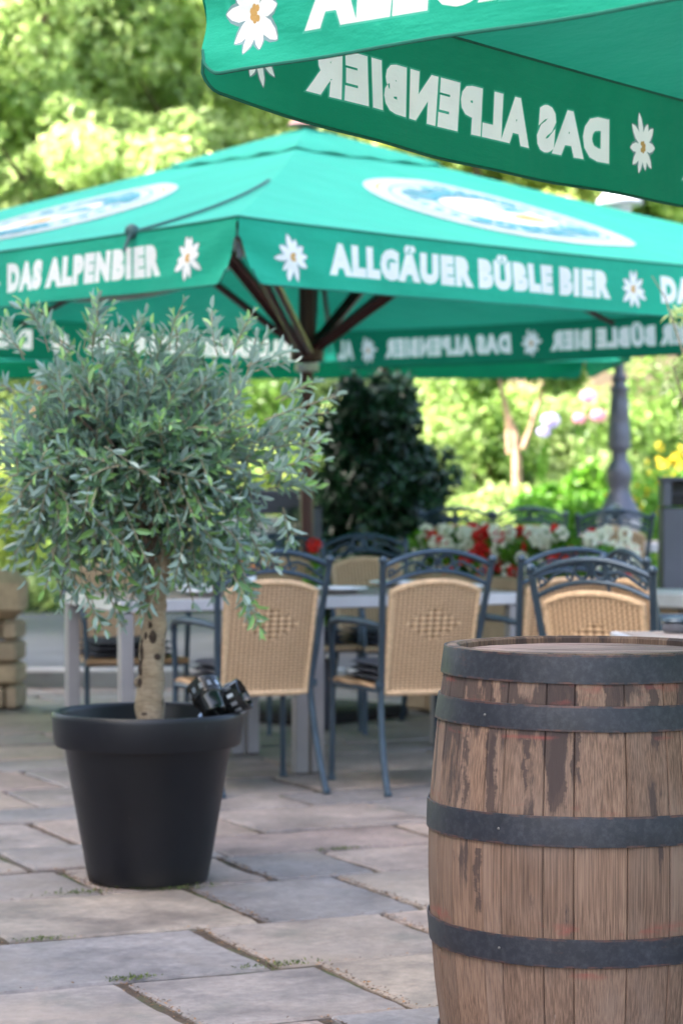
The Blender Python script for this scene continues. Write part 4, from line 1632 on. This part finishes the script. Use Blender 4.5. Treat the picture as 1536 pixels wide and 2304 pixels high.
# small table behind the barrel with an ashtray
x, y = 1.19, 7.52
table('bistro_table', 'pale blue-grey metal table at the right edge just behind the barrel top', x, y, 0, .62, .60, 3, None)
def ashtray(px, Y, zt, label):
    x, y = at(px, Y)
    root = thing('ashtray', label, 'ashtray', (x, y, zt))
    b = MB(); b.lathe([(.0, .0), (.045, 0), (.052, .012), (.05, .03), (.044, .032), (.042, .012), (0, .01)], (0, 0, 0), 24, cap=False)
    b.build('bowl', M['bin'], root)
    b = MB(); b.lathe([(.042, .034), (.055, .036), (.05, .046), (.02, .052), (0, .053)], (0, 0, 0), 24, cap=False)
    b.build('lid', M['chair_metal'], root)
ashtray(1525, 7.7, .745, 'small dark lidded ashtray on the table behind the barrel')

# place settings
def plate(p, label, r=.12):
    root = thing('plate', label, 'plate', (p[0], p[1], .745), 0, 'white plates set on the dining tables')
    b = MB(); b.lathe([(0, .004), (r * .55, .004), (r * .65, .01), (r, .022), (r, .026), (r * .62, .015), (r * .5, .009), (0, .009)], (0, 0, 0), 40, cap=False)
    b.build('plate_body', M['china'], root)
    b = MB(); b.box((0, 0, .02), (.10, .06, .02), (0, 0, R(TD + random.uniform(-20, 20))), bev=.004)
    b.build('folded_napkin', M['china'], root)
plate(tuple(t1c + U * .02 - V * .22), 'white plate on the table just right of the olive trunk')
plate(tuple(t1c + U * .12 + V * .26), 'white plate at the far side of the table behind the olive twigs')
plate(tuple(t2c - U * .28 - V * .22), 'white plate in front of the chair between olive and barrel')
plate(tuple(t2c + U * .18 + V * .24), 'white plate near the right end of the table in front of the flowers')
plate(tuple(t2c + U * .30 - V * .2), 'white plate at the near right corner of the table')
def glassjar(p, label):
    root = thing('table_lantern', label, 'candle glass', (p[0], p[1], .745))
    b = MB(); b.lathe([(.0, 0), (.035, 0), (.04, .01), (.042, .08), (.038, .085), (.036, .02), (0, .015)], (0, 0, 0), 24, cap=False)
    b.build('glass', M['china'], root)
    b = MB()
    for k in range(14):
        a = random.random() * 2 * pi; r = random.uniform(0, .05)
        b.blob((r * math.cos(a), r * math.sin(a), .09 + random.random() * .03), .015, seg=6, rings=5, jit=.3)
    b.build('flowers', M['napkin'], root)
glassjar(tuple(t1c + U * .33 + V * .12), 'low white pot of orange flowers on the table behind the wicker chair')

# ------------------------------------------------------------------ leafy things
def blob_leaves(n, cen, rad, size, r, shell=.55, lumps=9, asp=.55, kt=(0, 1), lump_r=.45):
    """leaf clumps: leaves gathered in lumps round the surface of an ellipsoid"""
    rad = np.array(rad); cen = np.array(cen)
    d = r.normal(size=(lumps, 3)); d /= np.linalg.norm(d, axis=1, keepdims=True)
    lc = d * r.uniform(.35, .95, (lumps, 1))
    lt = r.uniform(-.22, .22, lumps)
    k = r.integers(0, lumps, n)
    dd = r.normal(size=(n, 3)); dd /= np.linalg.norm(dd, axis=1, keepdims=True)
    q = r.uniform(shell, 1.0, (n, 1)) ** .6
    p = lc[k] + dd * q * lump_r * r.uniform(.5, 1.05, (lumps, 1))[k]
    pos = cen + p * rad
    nrm = dd + r.normal(size=(n, 3)) * .55 + np.array([0, 0, .3])
    ax = np.cross(nrm, r.normal(size=(n, 3)))
    ax[:, 2] -= .25 * np.abs(ax[:, 2])
    L = r.uniform(.7, 1.3, n) * size
    T = np.clip(r.normal(.5, .17, n) + lt[k], kt[0], kt[1])
    return pos, ax, nrm, L, L * asp * r.uniform(.8, 1.2, n), T

def shrub(name, label, x, y, z, rad, n, size, mat, cat='shrub', stems=5, group=None, seed=1, lumps=14, asp=.55, trunk_mat=None):
    r = np.random.default_rng(seed)
    root = thing(name, label, cat, (x, y, z), 0, group)
    a = blob_leaves(n, (0, 0, rad[2]), rad, size, r, lumps=lumps, asp=asp)
    leaf_mesh('foliage', mat, *a, parent=root, kind='q')
    b = MB()
    rr = random.Random(seed)
    for k in range(stems):
        an = rr.random() * 2 * pi
        e = (math.cos(an) * rad[0] * .5, math.sin(an) * rad[1] * .5, rad[2] * 1.2)
        b.tube([(e[0] * .08, e[1] * .08, -.03), (e[0] * .4, e[1] * .4, rad[2] * .5), e], [.03 * rad[0] + .006, .02 * rad[0] + .004, .004], 6)
    b.build('stem', trunk_mat or M['bark'], root)
    return root

# large shaded laurel behind the tables
x, y = at(862, 16.2)
r = np.random.default_rng(4)
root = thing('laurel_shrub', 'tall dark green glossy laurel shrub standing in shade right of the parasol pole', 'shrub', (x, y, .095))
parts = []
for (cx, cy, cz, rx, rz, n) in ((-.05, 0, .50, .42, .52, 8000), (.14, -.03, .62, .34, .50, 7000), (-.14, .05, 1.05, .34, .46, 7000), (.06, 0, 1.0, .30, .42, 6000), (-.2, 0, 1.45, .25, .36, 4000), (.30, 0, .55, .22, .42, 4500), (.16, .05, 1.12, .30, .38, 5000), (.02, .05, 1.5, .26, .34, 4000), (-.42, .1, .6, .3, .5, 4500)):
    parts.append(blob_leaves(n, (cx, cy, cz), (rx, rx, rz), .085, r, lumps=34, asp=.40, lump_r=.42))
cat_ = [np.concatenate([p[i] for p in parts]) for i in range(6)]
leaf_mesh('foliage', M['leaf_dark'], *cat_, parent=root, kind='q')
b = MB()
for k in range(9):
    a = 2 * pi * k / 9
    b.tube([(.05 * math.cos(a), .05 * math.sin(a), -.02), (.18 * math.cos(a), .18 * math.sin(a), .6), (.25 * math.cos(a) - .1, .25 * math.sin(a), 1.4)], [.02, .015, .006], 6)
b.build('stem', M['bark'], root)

# garden shrubs, yellow-green in the sun
specs = [
 # px, Y, z0, (rx, ry, rz), n, size, mat, label
 (1130, 20.8, .1, (.85, .5, .30), 4200, .065, 'leaf_yellow', 'low lime-yellow shrub behind the flower trough, left of the lamp post'),
 (1010, 21.6, .2, (.7, .5, .42), 3600, .07, 'leaf_yellow', 'yellow-green shrub beside the dark laurel'),
 (1270, 21.4, .2, (.65, .5, .50), 3600, .08, 'leaf_fresh', 'fresh green shrub below the hydrangea blooms'),
 (1370, 22.6, .3, (.8, .5, .62), 3600, .08, 'leaf_bright', 'bright green shrub directly behind the lamp post'),
 (1180, 21.9, .25, (.8, .4, .45), 3400, .08, 'leaf_bright', 'light green shrub under the forked small tree'),
 (920, 23.6, .5, (.9, .6, .95), 4200, .09, 'leaf_bright', 'tall light green shrub rising behind the dark laurel'),
 (1065, 24.6, .9, (1.0, .6, .80), 4200, .10, 'leaf_mid', 'mid green shrub left of the forked tree, farther up the bank'),
 (1300, 25.4, 1.1, (1.1, .6, .62), 4200, .10, 'leaf_bright', 'pale green shrub behind the hydrangeas'),
 (620, 22.0, .25, (1.1, .6, .90), 4600, .09, 'leaf_mid', 'green shrub behind the parasol pole, left of the laurel'),
 (380, 21.6, .2, (1.2, .6, .85), 4200, .09, 'leaf_yellow', 'yellow-green shrub across the road behind the olive crown'),
 (60, 21.4, .2, (1.3, .6, .90), 4600, .09, 'leaf_yellow', 'yellow-green shrub across the road at the left edge'),
 (1520, 23.8, .5, (.9, .5, .95), 4200, .09, 'leaf_mid', 'green shrub behind the yellow flowers at the right edge'),
]
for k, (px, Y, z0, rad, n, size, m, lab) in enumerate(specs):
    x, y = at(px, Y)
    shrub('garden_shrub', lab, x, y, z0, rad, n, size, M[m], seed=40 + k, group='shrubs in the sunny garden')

# yellow flowering perennials at the right
for k, (px, Y, z0, h, lab) in enumerate(((1470, 20.9, .12, .55, 'bushy perennial dotted with yellow flowers between lamp post and grey bin'), (1530, 22.2, .3, .62, 'tall perennial with yellow flower spikes behind the grey bin'), (1225, 20.95, .12, .32, 'low perennial with small yellow flowers left of the lamp post'))):
    x, y = at(px, Y)
    rt = shrub('flowering_perennial', lab, x, y, z0, (.5, .35, h), 2600, .065, M['leaf_fresh'], 'flowering plant', seed=80 + k)
    r = np.random.default_rng(90 + k)
    n = 90
    c = r.normal(size=(n, 3)); c /= np.linalg.norm(c, axis=1, keepdims=True)
    c = c * np.array([.5, .35, h]) * r.uniform(.8, 1.1, (n, 1)) + np.array([0, 0, h])
    c = c[c[:, 1] < .15]
    idx = np.repeat(np.arange(len(c)), 9)
    p = c[idx] + r.normal(size=(len(idx), 3)) * .016
    nr = r.normal(size=p.shape) + np.array([0, -1, .6]); ax = np.cross(nr, r.normal(size=p.shape))
    o = leaf_mesh('blossoms', M['petal_yellow'], p, ax, nr, r.uniform(.02, .035, len(p)), r.uniform(.018, .03, len(p)), r.random(len(p)), parent=rt, kind='q')
    o['kind'] = 'stuff'

# hydrangea
x, y = at(1290, 22.2)
rt = shrub('hydrangea', 'hydrangea bush with pink and lilac flower heads left of the lamp post', x, y, .3, (.42, .3, .62), 2600, .10, M['leaf_fresh'], 'flowering plant', seed=120, lumps=10)
for (px, py, rr_, m) in ((1323, 892, .066, 'petal_pink'), (1237, 946, .070, 'petal_lilac'), (1345, 935, .062, 'petal_pink'), (1302, 942, .05, 'petal_pink'), (1222, 972, .05, 'petal_lilac')):
    Y = 21.75
    hx, hy, hz = at(px, Y, py)
    b = MB()
    b.tube([(hx - x, hy - y, hz - .3 - rr_), (hx - x - .05, hy - y + .2, hz - .9)], .008, 5)
    r = np.random.default_rng(int(px))
    n = 260
    d = r.normal(size=(n, 3)); d /= np.linalg.norm(d, axis=1, keepdims=True)
    p = d * rr_ * np.array([1.15, 1.1, .85]) + np.array([hx - x, hy - y, hz - .3])
    ax = np.cross(d, r.normal(size=(n, 3)))
    o = leaf_mesh('flower_head', M[m], p, ax, d, np.full(n, rr_ * .36), np.full(n, rr_ * .34), r.random(n), parent=rt, kind='q')
    sb = b.build('flower_stalk', M['leaf_fresh'], rt)

# forked small tree
def small_tree(px, Y, z0, label):
    x, y = at(px, Y)
    root = thing('small_tree', label, 'tree', (x, y, z0))
    S = FPX / Y
    def lp(a, c, dy=0): return Vector(((a - 768) / S - x, dy, CAMZ + (1080 - c) / S - z0))
    b = MB()
    for pth, rs in (([(1160, 1030), (1158, 980), (1140, 930), (1128, 880), (1118, 830)], [.042, .036, .028, .022, .015]),
                    ([(1175, 1010), (1190, 970), (1205, 920), (1225, 870), (1235, 820)], [.034, .03, .025, .02, .014]),
                    ([(1145, 1020), (1142, 970), (1138, 920)], [.03, .025, .02])):
        b.tube([lp(p[0], p[1]) for p in pth], rs, 8)
    b.tube([lp(1162, 1030), Vector((0, 0, -.1))], [.045, .06], 8)
    b.build('trunk', M['bark_pale'], root)
    r = np.random.default_rng(77)
    parts = []
    for (px_, py_, rx, rz, n) in ((1120, 800, .42, .28, 2200), (1230, 790, .45, .30, 2200), (1170, 700, .6, .5, 3000), (1080, 860, .18, .12, 500), (1260, 860, .2, .12, 500)):
        c = lp(px_, py_)
        parts.append(blob_leaves(n, tuple(c), (rx, rx, rz), .085, r, lumps=9))
    cc = [np.concatenate([p[i] for p in parts]) for i in range(6)]
    leaf_mesh('crown', M['leaf_mid'], *cc, parent=root, kind='q')
small_tree(1165, 22.4, .35, 'small tree with forked pale trunks in the middle of the garden')

# tall trees of the hillside: one crown per tree, copied with new proportions
def big_tree(label, px, Y, z0, h, rx, m, seed, n=20000, size=.12, trunk_px=None):
    x, y = at(px, Y)
    root = thing('hillside_tree', label, 'tree', (x, y, z0), 0, 'tall trees on the hillside')
    r = np.random.default_rng(seed)
    parts = []
    K = 9
    for k in range(K):
        c = (r.uniform(-.6, .6) * rx, r.uniform(-.5, .3) * rx, h * (.22 + .70 * (k + .5) / K))
        rr_ = rx * r.uniform(.42, .62)
        parts.append(blob_leaves(n // K, c, (rr_, rr_, rr_ * .8), size, r, lumps=16, lump_r=.42, asp=.6))
    cc = [np.concatenate([p[i] for p in parts]) for i in range(6)]
    leaf_mesh('crown', M[m], *cc, parent=root, kind='q')
    b = MB()
    b.tube([(0, 0, -.2), (.05, 0, h * .25), (-.05, 0, h * .5), (.08, 0, h * .8)], [.13, .10, .07, .03], 8)
    for k in range(5):
        a = r.uniform(0, 2 * pi)
        b.tube([(0, 0, h * (.25 + .1 * k)), (math.cos(a) * rx * .5, math.sin(a) * rx * .5, h * (.4 + .1 * k))], [.035, .012], 6)
    b.build('trunk', M['bark'], root)
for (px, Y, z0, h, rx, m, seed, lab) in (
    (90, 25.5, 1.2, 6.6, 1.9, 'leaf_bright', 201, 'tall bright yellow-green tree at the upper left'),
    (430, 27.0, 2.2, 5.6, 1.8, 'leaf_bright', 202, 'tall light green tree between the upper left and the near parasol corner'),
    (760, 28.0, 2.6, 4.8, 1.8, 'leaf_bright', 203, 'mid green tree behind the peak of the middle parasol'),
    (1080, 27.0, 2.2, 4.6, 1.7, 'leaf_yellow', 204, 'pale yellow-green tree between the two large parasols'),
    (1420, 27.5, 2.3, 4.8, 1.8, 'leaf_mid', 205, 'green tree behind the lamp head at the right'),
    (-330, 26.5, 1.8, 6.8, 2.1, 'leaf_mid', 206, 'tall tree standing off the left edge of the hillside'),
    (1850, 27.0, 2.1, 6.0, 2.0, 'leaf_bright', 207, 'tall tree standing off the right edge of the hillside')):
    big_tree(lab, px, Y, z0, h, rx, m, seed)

# ground cover over the bank
r = np.random.default_rng(300)
n = 42000
yy = 20.7 + r.random(n) ** 1.3 * 12; xx = r.uniform(-5.5, 5.5, n)
zz = np.array([hill(a, c) for a, c in zip(xx, yy)]) + r.random(n) * .28
nr = r.normal(size=(n, 3)) * .6 + np.array([0, -.5, .8]); ax = np.cross(nr, r.normal(size=(n, 3)))
patch = .5 + .25 * np.sin(xx * 2.3 + 1) * np.sin(yy * 1.9) + .12 * np.sin(xx * 7 + yy * 5)
L = r.uniform(.08, .17, n)
o = leaf_mesh('ground_cover', M['leaf_bright'], np.stack([xx, yy, zz], 1), ax, nr, L, L * .6, np.clip(patch + r.normal(0, .15, n), 0, 1), kind='q')
tag(o, 'dense leafy ground cover over the hillside', 'ground cover', kind='stuff')
# far wood closing the view
n = 30000
yy = r.uniform(33, 37, n); xx = r.uniform(-11, 11, n); zz = r.uniform(4.5, 14, n) + np.sin(xx) * .6
nr = r.normal(size=(n, 3)) * .6 + np.array([0, -.6, .7]); ax = np.cross(nr, r.normal(size=(n, 3)))
L = r.uniform(.25, .5, n)
o = leaf_mesh('far_wood', M['leaf_bright'], np.stack([xx, yy, zz], 1), ax, nr, L, L * .6, np.clip(.45 + .3 * np.sin(xx * 1.3) * np.sin(zz * 1.1) + r.normal(0, .15, n), 0, 1), kind='q')
tag(o, 'far wood that closes the view above the hillside', 'wood', kind='stuff')

# leafy bush reaching in at the right edge
x, y = at(1568, 8.9)
r = np.random.default_rng(55)
root = thing('tall_bush', 'bright green leafy bush reaching in at the right edge below the parasol', 'shrub', (x, y, 0))
b = MB(); b.tube([(.05, 0, -.02), (.02, 0, .9), (0, 0, 1.75)], [.02, .016, .006], 8); b.tube([(.01, 0, 1.3), (-.09, .0, 1.65)], [.008, .004], 6)
b.tube([(.01, 0, 1.5), (-.12, 0, 1.9), (-.17, 0, 1.98)], [.005, .003, .002], 5)
b.build('stem', M['twig'], root)
pa = [blob_leaves(380, (-.03, 0, 1.60), (.13, .12, .17), .05, r, lumps=6, asp=.3), blob_leaves(90, (-.02, 0, 1.82), (.09, .1, .07), .045, r, lumps=4, asp=.3), blob_leaves(140, (.02, 0, 1.44), (.08, .12, .1), .05, r, lumps=5, asp=.3)]
cc = [np.concatenate([p[i] for p in pa]) for i in range(6)]
leaf_mesh('foliage', M['leaf_bright'], *cc, parent=root, kind='q')

# ------------------------------------------------------------------ flower trough and stone walls
def stone_course(b, p0, p1, z0, zs, depth, seed, lmin=.16, lmax=.34):
    r_ = random.Random(seed)
    d = (p1 - p0); Lt = d.length; d.normalize(); nrm = Vector((-d.y, d.x))
    ang = math.atan2(d.y, d.x)
    z = z0
    for hh in zs:
        s_ = 0
        while s_ < Lt - .02:
            L = min(r_.uniform(lmin, lmax), Lt - s_)
            c = p0 + d * (s_ + L / 2) + nrm * (depth / 2 + r_.uniform(-.012, .012))
            b.box((c.x, c.y, z + hh / 2), (L - .012, depth, hh - .010), (r_.uniform(-.02, .02), r_.uniform(-.02, .02), ang), bev=.018, tint=r_.random())
            s_ += L
        z += hh
P0 = Vector(at(905, 12.9)); P1 = Vector(at(1345, 11.75))
o0 = thing('flower_trough', 'raised sandstone flower trough behind the middle dining table', 'planter', (P0.x, P0.y, 0))
b = MB(); stone_course(b, Vector((0, 0)), P1 - P0, 0, (.2, .17, .15, .14), .34, 3)
b.build('stone_body', M['sandstone'], o0)
b = MB()
dd = P1 - P0; Lt = dd.length; dn = dd.normalized(); nn = Vector((-dn.y, dn.x))
for s_, off in ((0, 0),):
    c = dd / 2 + nn * .02; b.box((c.x, c.y, .70), (Lt + .02, .07, .08), (0, 0, math.atan2(dn.y, dn.x)), bev=.015)
    c = dd / 2 + nn * .33; b.box((c.x, c.y, .70), (Lt + .02, .07, .08), (0, 0, math.atan2(dn.y, dn.x)), bev=.015)
b.build('rim', M['sandstone'], o0)
b = MB(); c = dd / 2 + nn * .17
b.box((c.x, c.y, .68), (Lt - .04, .24, .05), (0, 0, math.atan2(dn.y, dn.x)))
b.build('soil', M['soil'], o0)
NB = 13
for k in range(NB):
    s_ = Lt * (k + .5) / NB
    q = P0 + dn * s_ + nn * (.13 + .07 * (k % 2))
    red = k % 3 == 1
    which = ('first', 'second', 'third', 'fourth', 'fifth', 'sixth', 'seventh', 'eighth', 'ninth', 'tenth', 'eleventh', 'twelfth', 'last')[k]
    lab = ('red-flowering begonia, %s plant from the left end of the stone trough' % which if red else 'cream-flowering begonia, %s plant from the left end of the stone trough' % which)
    r = np.random.default_rng(400 + k)
    rt = thing('begonia', lab, 'flower', (q.x, q.y, .73), 0, 'red begonias in the stone trough' if red else 'white begonias in the stone trough')
    a = blob_leaves(620, (0, 0, .10), (.12, .13, .12), .038, r, lumps=8, asp=.8)
    leaf_mesh('foliage', M['leaf_fresh'], *a, parent=rt, kind='q')
    nb = 14
    cs_ = r.normal(size=(nb, 3)); cs_ /= np.linalg.norm(cs_, axis=1, keepdims=True)
    cs_[:, 2] = r.uniform(-.75, 1.0, nb); cs_[:, 1] = -np.abs(cs_[:, 1])
    cs_ = cs_ * np.array([.13, .13, .13]) + np.array([0, 0, .115])
    for c in cs_:
        m_ = M['petal_red'] if (red and r.random() < .8) or (not red and r.random() < .12) else M['petal_white']
        n = 26
        d = r.normal(size=(n, 3)) * np.array([1, .7, 1]); d /= np.linalg.norm(d, axis=1, keepdims=True)
        p = c + d * .013
        nr_ = d + np.array([0, -.8, .5]); ax_ = d
        leaf_mesh('blossom', m_, p, ax_, nr_, r.uniform(.023, .031, n), r.uniform(.021, .028, n), r.random(n), parent=rt, kind='q')

P0 = Vector(at(1352, 11.9)); P1 = Vector(at(1680, 11.4))
o0 = thing('low_stone_wall', 'low sandstone wall with a pale ledge right of the flower trough', 'wall', (P0.x, P0.y, 0))
b = MB(); stone_course(b, Vector((0, 0)), P1 - P0, 0, (.18, .16, .15, .12), .3, 8)
b.build('stone_body', M['sandstone'], o0)
b = MB(); dd = P1 - P0; c = dd / 2 + Vector((-dd.y, dd.x)).normalized() * .15
b.box((c.x, c.y, .65), (dd.length + .04, .36, .08), (0, 0, math.atan2(dd.y, dd.x)), bev=.012)
b.build('ledge', M['ledge'], o0)

# sandstone wall end at the left edge
P1 = Vector(at(38, 12.9)); P0 = P1 - Vector((1.6, -.1))
o0 = thing('stone_wall_end', 'end of a rough sandstone block wall at the left edge', 'wall', (P1.x, P1.y, 0))
b = MB(); stone_course(b, P0 - P1, Vector((0, 0)), 0, (.13, .12, .12, .11), .3, 12, .13, .3)
b.build('stone_body', M['sandstone'], o0)
b = MB(); b.box((-.10, .14, .615), (.27, .30, .26), (.02, .03, .05), bev=.06, tint=.1); b.blob((-.42, .14, .61), (.2, .16, .12), seg=14, rings=10, jit=.03, tint=.4); b.blob((-.85, .14, .61), (.2, .16, .12), seg=14, rings=10, jit=.03, tint=.2)
b.build('cap_stone', M['sandstone'], o0)

# ------------------------------------------------------------------ lamp post
x, y = at(1392, 18.6)
S = FPX / 18.6
Z = lambda py: CAMZ + (1080 - py) / S
root = thing('street_lamp', 'ornate cast iron lamp post on a pale stone plinth', 'street lamp', (x, y, .095))
b = MB()
prof = [(48, 1168), (46, 1155), (38, 1140), (28, 1120), (22, 1105), (24, 1092), (27, 1075), (28, 1058), (23, 1045), (16, 1035), (17, 1015), (24, 1010), (25, 1000), (23, 960), (21, 950), (22, 945), (20, 905), (17, 885), (20, 880), (20, 872), (14, 868), (13, 860), (17, 855), (17, 848), (11, 842), (10, 790), (9, 600), (9, 500), (14, 497), (14, 490)]
b.lathe([(r_ * 1.06 / S, Z(p) - .095) for (r_, p) in prof], (0, 0, 0), 24)
b.build('post', M['lamp_metal'], root)
b = MB()
b.lathe([(.155, -.03), (.155, Z(1172) - .16), (.17, Z(1172) - .14), (.17, Z(1168) - .095)], (0, 0, 0), 20)
b.build('plinth', M['plinth'], root)
b = MB()
b.lathe([(.03, Z(490) - .095), (.09, Z(478) - .095), (.10, Z(465) - .095), (.13, Z(440) - .095), (.135, Z(436) - .095)], (0, 0, 0), 8)
b.build('lantern_glass', simple('lantern_glass', (.62, .62, .68), .25), root)
b = MB()
b.lathe([(.175, Z(462) - .095), (.18, Z(455) - .095), (.12, Z(435) - .095), (.05, Z(425) - .095), (.03, Z(415) - .095), (0, Z(410) - .095)], (0, 0, 0), 16)
b.build('lantern_hood', simple('lantern_hood', (.40, .40, .45), .45), root)

# grey bin pillar at the right edge
x, y = at(1532, 12.4)
root = thing('litter_bin', 'slim dark grey metal litter bin pillar with a slot, cut by the right edge', 'bin', (x, y, 0))
b = MB()
b.box((0, 0, .555), (.215, .20, 1.07), bev=.008)
b.box((-.085, 0, 1.16), (.04, .20, .13), bev=.004); b.box((.085, 0, 1.16), (.04, .20, .13), bev=.004); b.box((0, .08, 1.16), (.13, .035, .13), bev=.004)
b.build('body', M['bin'], root)
b = MB(); b.box((0, 0, 1.235), (.225, .21, .02), bev=.004); b.build('cover', M['bin'], root)
b = MB(); b.box((0, .0, 1.125), (.125, .12, .05)); b.build('slot', M['dark_slot'], root)

# sign board and grey post behind the table
x, y = at(608, 16.4)
root = thing('sign_board', 'pale sign board with a dark top behind the chairs left of the parasol pole', 'sign', (x, y, .095))
b = MB(); b.box((0, 0, .80), (.66, .03, .18), bev=.004); b.build('panel', M['signwhite'], root)
b = MB(); b.box((0, 0, .985), (.66, .035, .17), bev=.004); b.build('top_panel', M['signdark'], root)
b = MB()
xx_ = -.20
rr_ = random.Random(4)
for k in range(13):
    w_ = rr_.uniform(.018, .03)
    b.box((xx_, -.0165, .80), (w_ * .65, .003, .05), (0, rr_.uniform(-.2, .2), 0))
    xx_ += w_ + .012 + (.02 if k in (4, 8) else 0)
b.build('blurred_line_of_writing', M['signdark'], root)
for sx in (-1, 1):
    b = MB(); b.box((sx * .29, .02, .45), (.03, .03, .90)); b.build('leg', M['postgrey'], root)
x, y = at(712, 15.4)
root = thing('grey_post', 'narrow grey post just behind the parasol pole', 'post', (x, y, .095))
b = MB(); b.box((0, 0, .48), (.06, .06, .96), bev=.004); b.build('shaft', M['postgrey'], root)
b = MB(); b.box((0, 0, .97), (.075, .075, .02), bev=.004); b.build('cap', M['black_metal'], root)
# red flower on the table edge
x, y = at(706, 12.0)
root = thing('geranium', 'single small red geranium in a dark pot beside the parasol pole', 'flower', (x, y, .0))
b = MB(); b.lathe([(.07, 0), (.09, .02), (.11, .30), (.115, .34), (.10, .34), (.095, .30), (0, .29)], (0, 0, 0), 20, cap=False); b.build('pot', M['bin'], root)
r = np.random.default_rng(9)
a = blob_leaves(260, (0, 0, .55), (.05, .05, .25), .05, r, lumps=6, asp=.8); leaf_mesh('foliage', M['leaf_fresh'], *a, parent=root, kind='q')
n = 60; d = r.normal(size=(n, 3)); d /= np.linalg.norm(d, axis=1, keepdims=True)
leaf_mesh('blossom', M['petal_red'], d * .03 + np.array([0, 0, .905]), np.cross(d, r.normal(size=(n, 3))), d, np.full(n, .026), np.full(n, .024), r.random(n), parent=root, kind='q')

# pale house up the bank, seen between the leaves
x, y = at(1330, 26.4)
root = thing('house', 'pale sandstone-coloured house wall glimpsed between the garden leaves', 'house', (x, y, 1.3))
b = MB(); b.box((0, 1, .65), (1.9, 1.6, 1.5)); b.build('wall', M['houseplaster'], root)
b = MB()
vs = [(-1.05, .1, 1.4), (1.05, .1, 1.4), (1.05, 1.9, 1.4), (-1.05, 1.9, 1.4), (-1.05, 1, 1.8), (1.05, 1, 1.8)]
b.add(vs, [(0, 1, 5, 4), (3, 4, 5, 2), (0, 4, 3), (1, 2, 5), (0, 3, 2, 1)], 0, False)
b.build('roof', M['roof'], root)
b = MB(); b.box((-.3, .19, .8), (.4, .05, .5)); b.build('window', M['signdark'], root)
print('scene built')
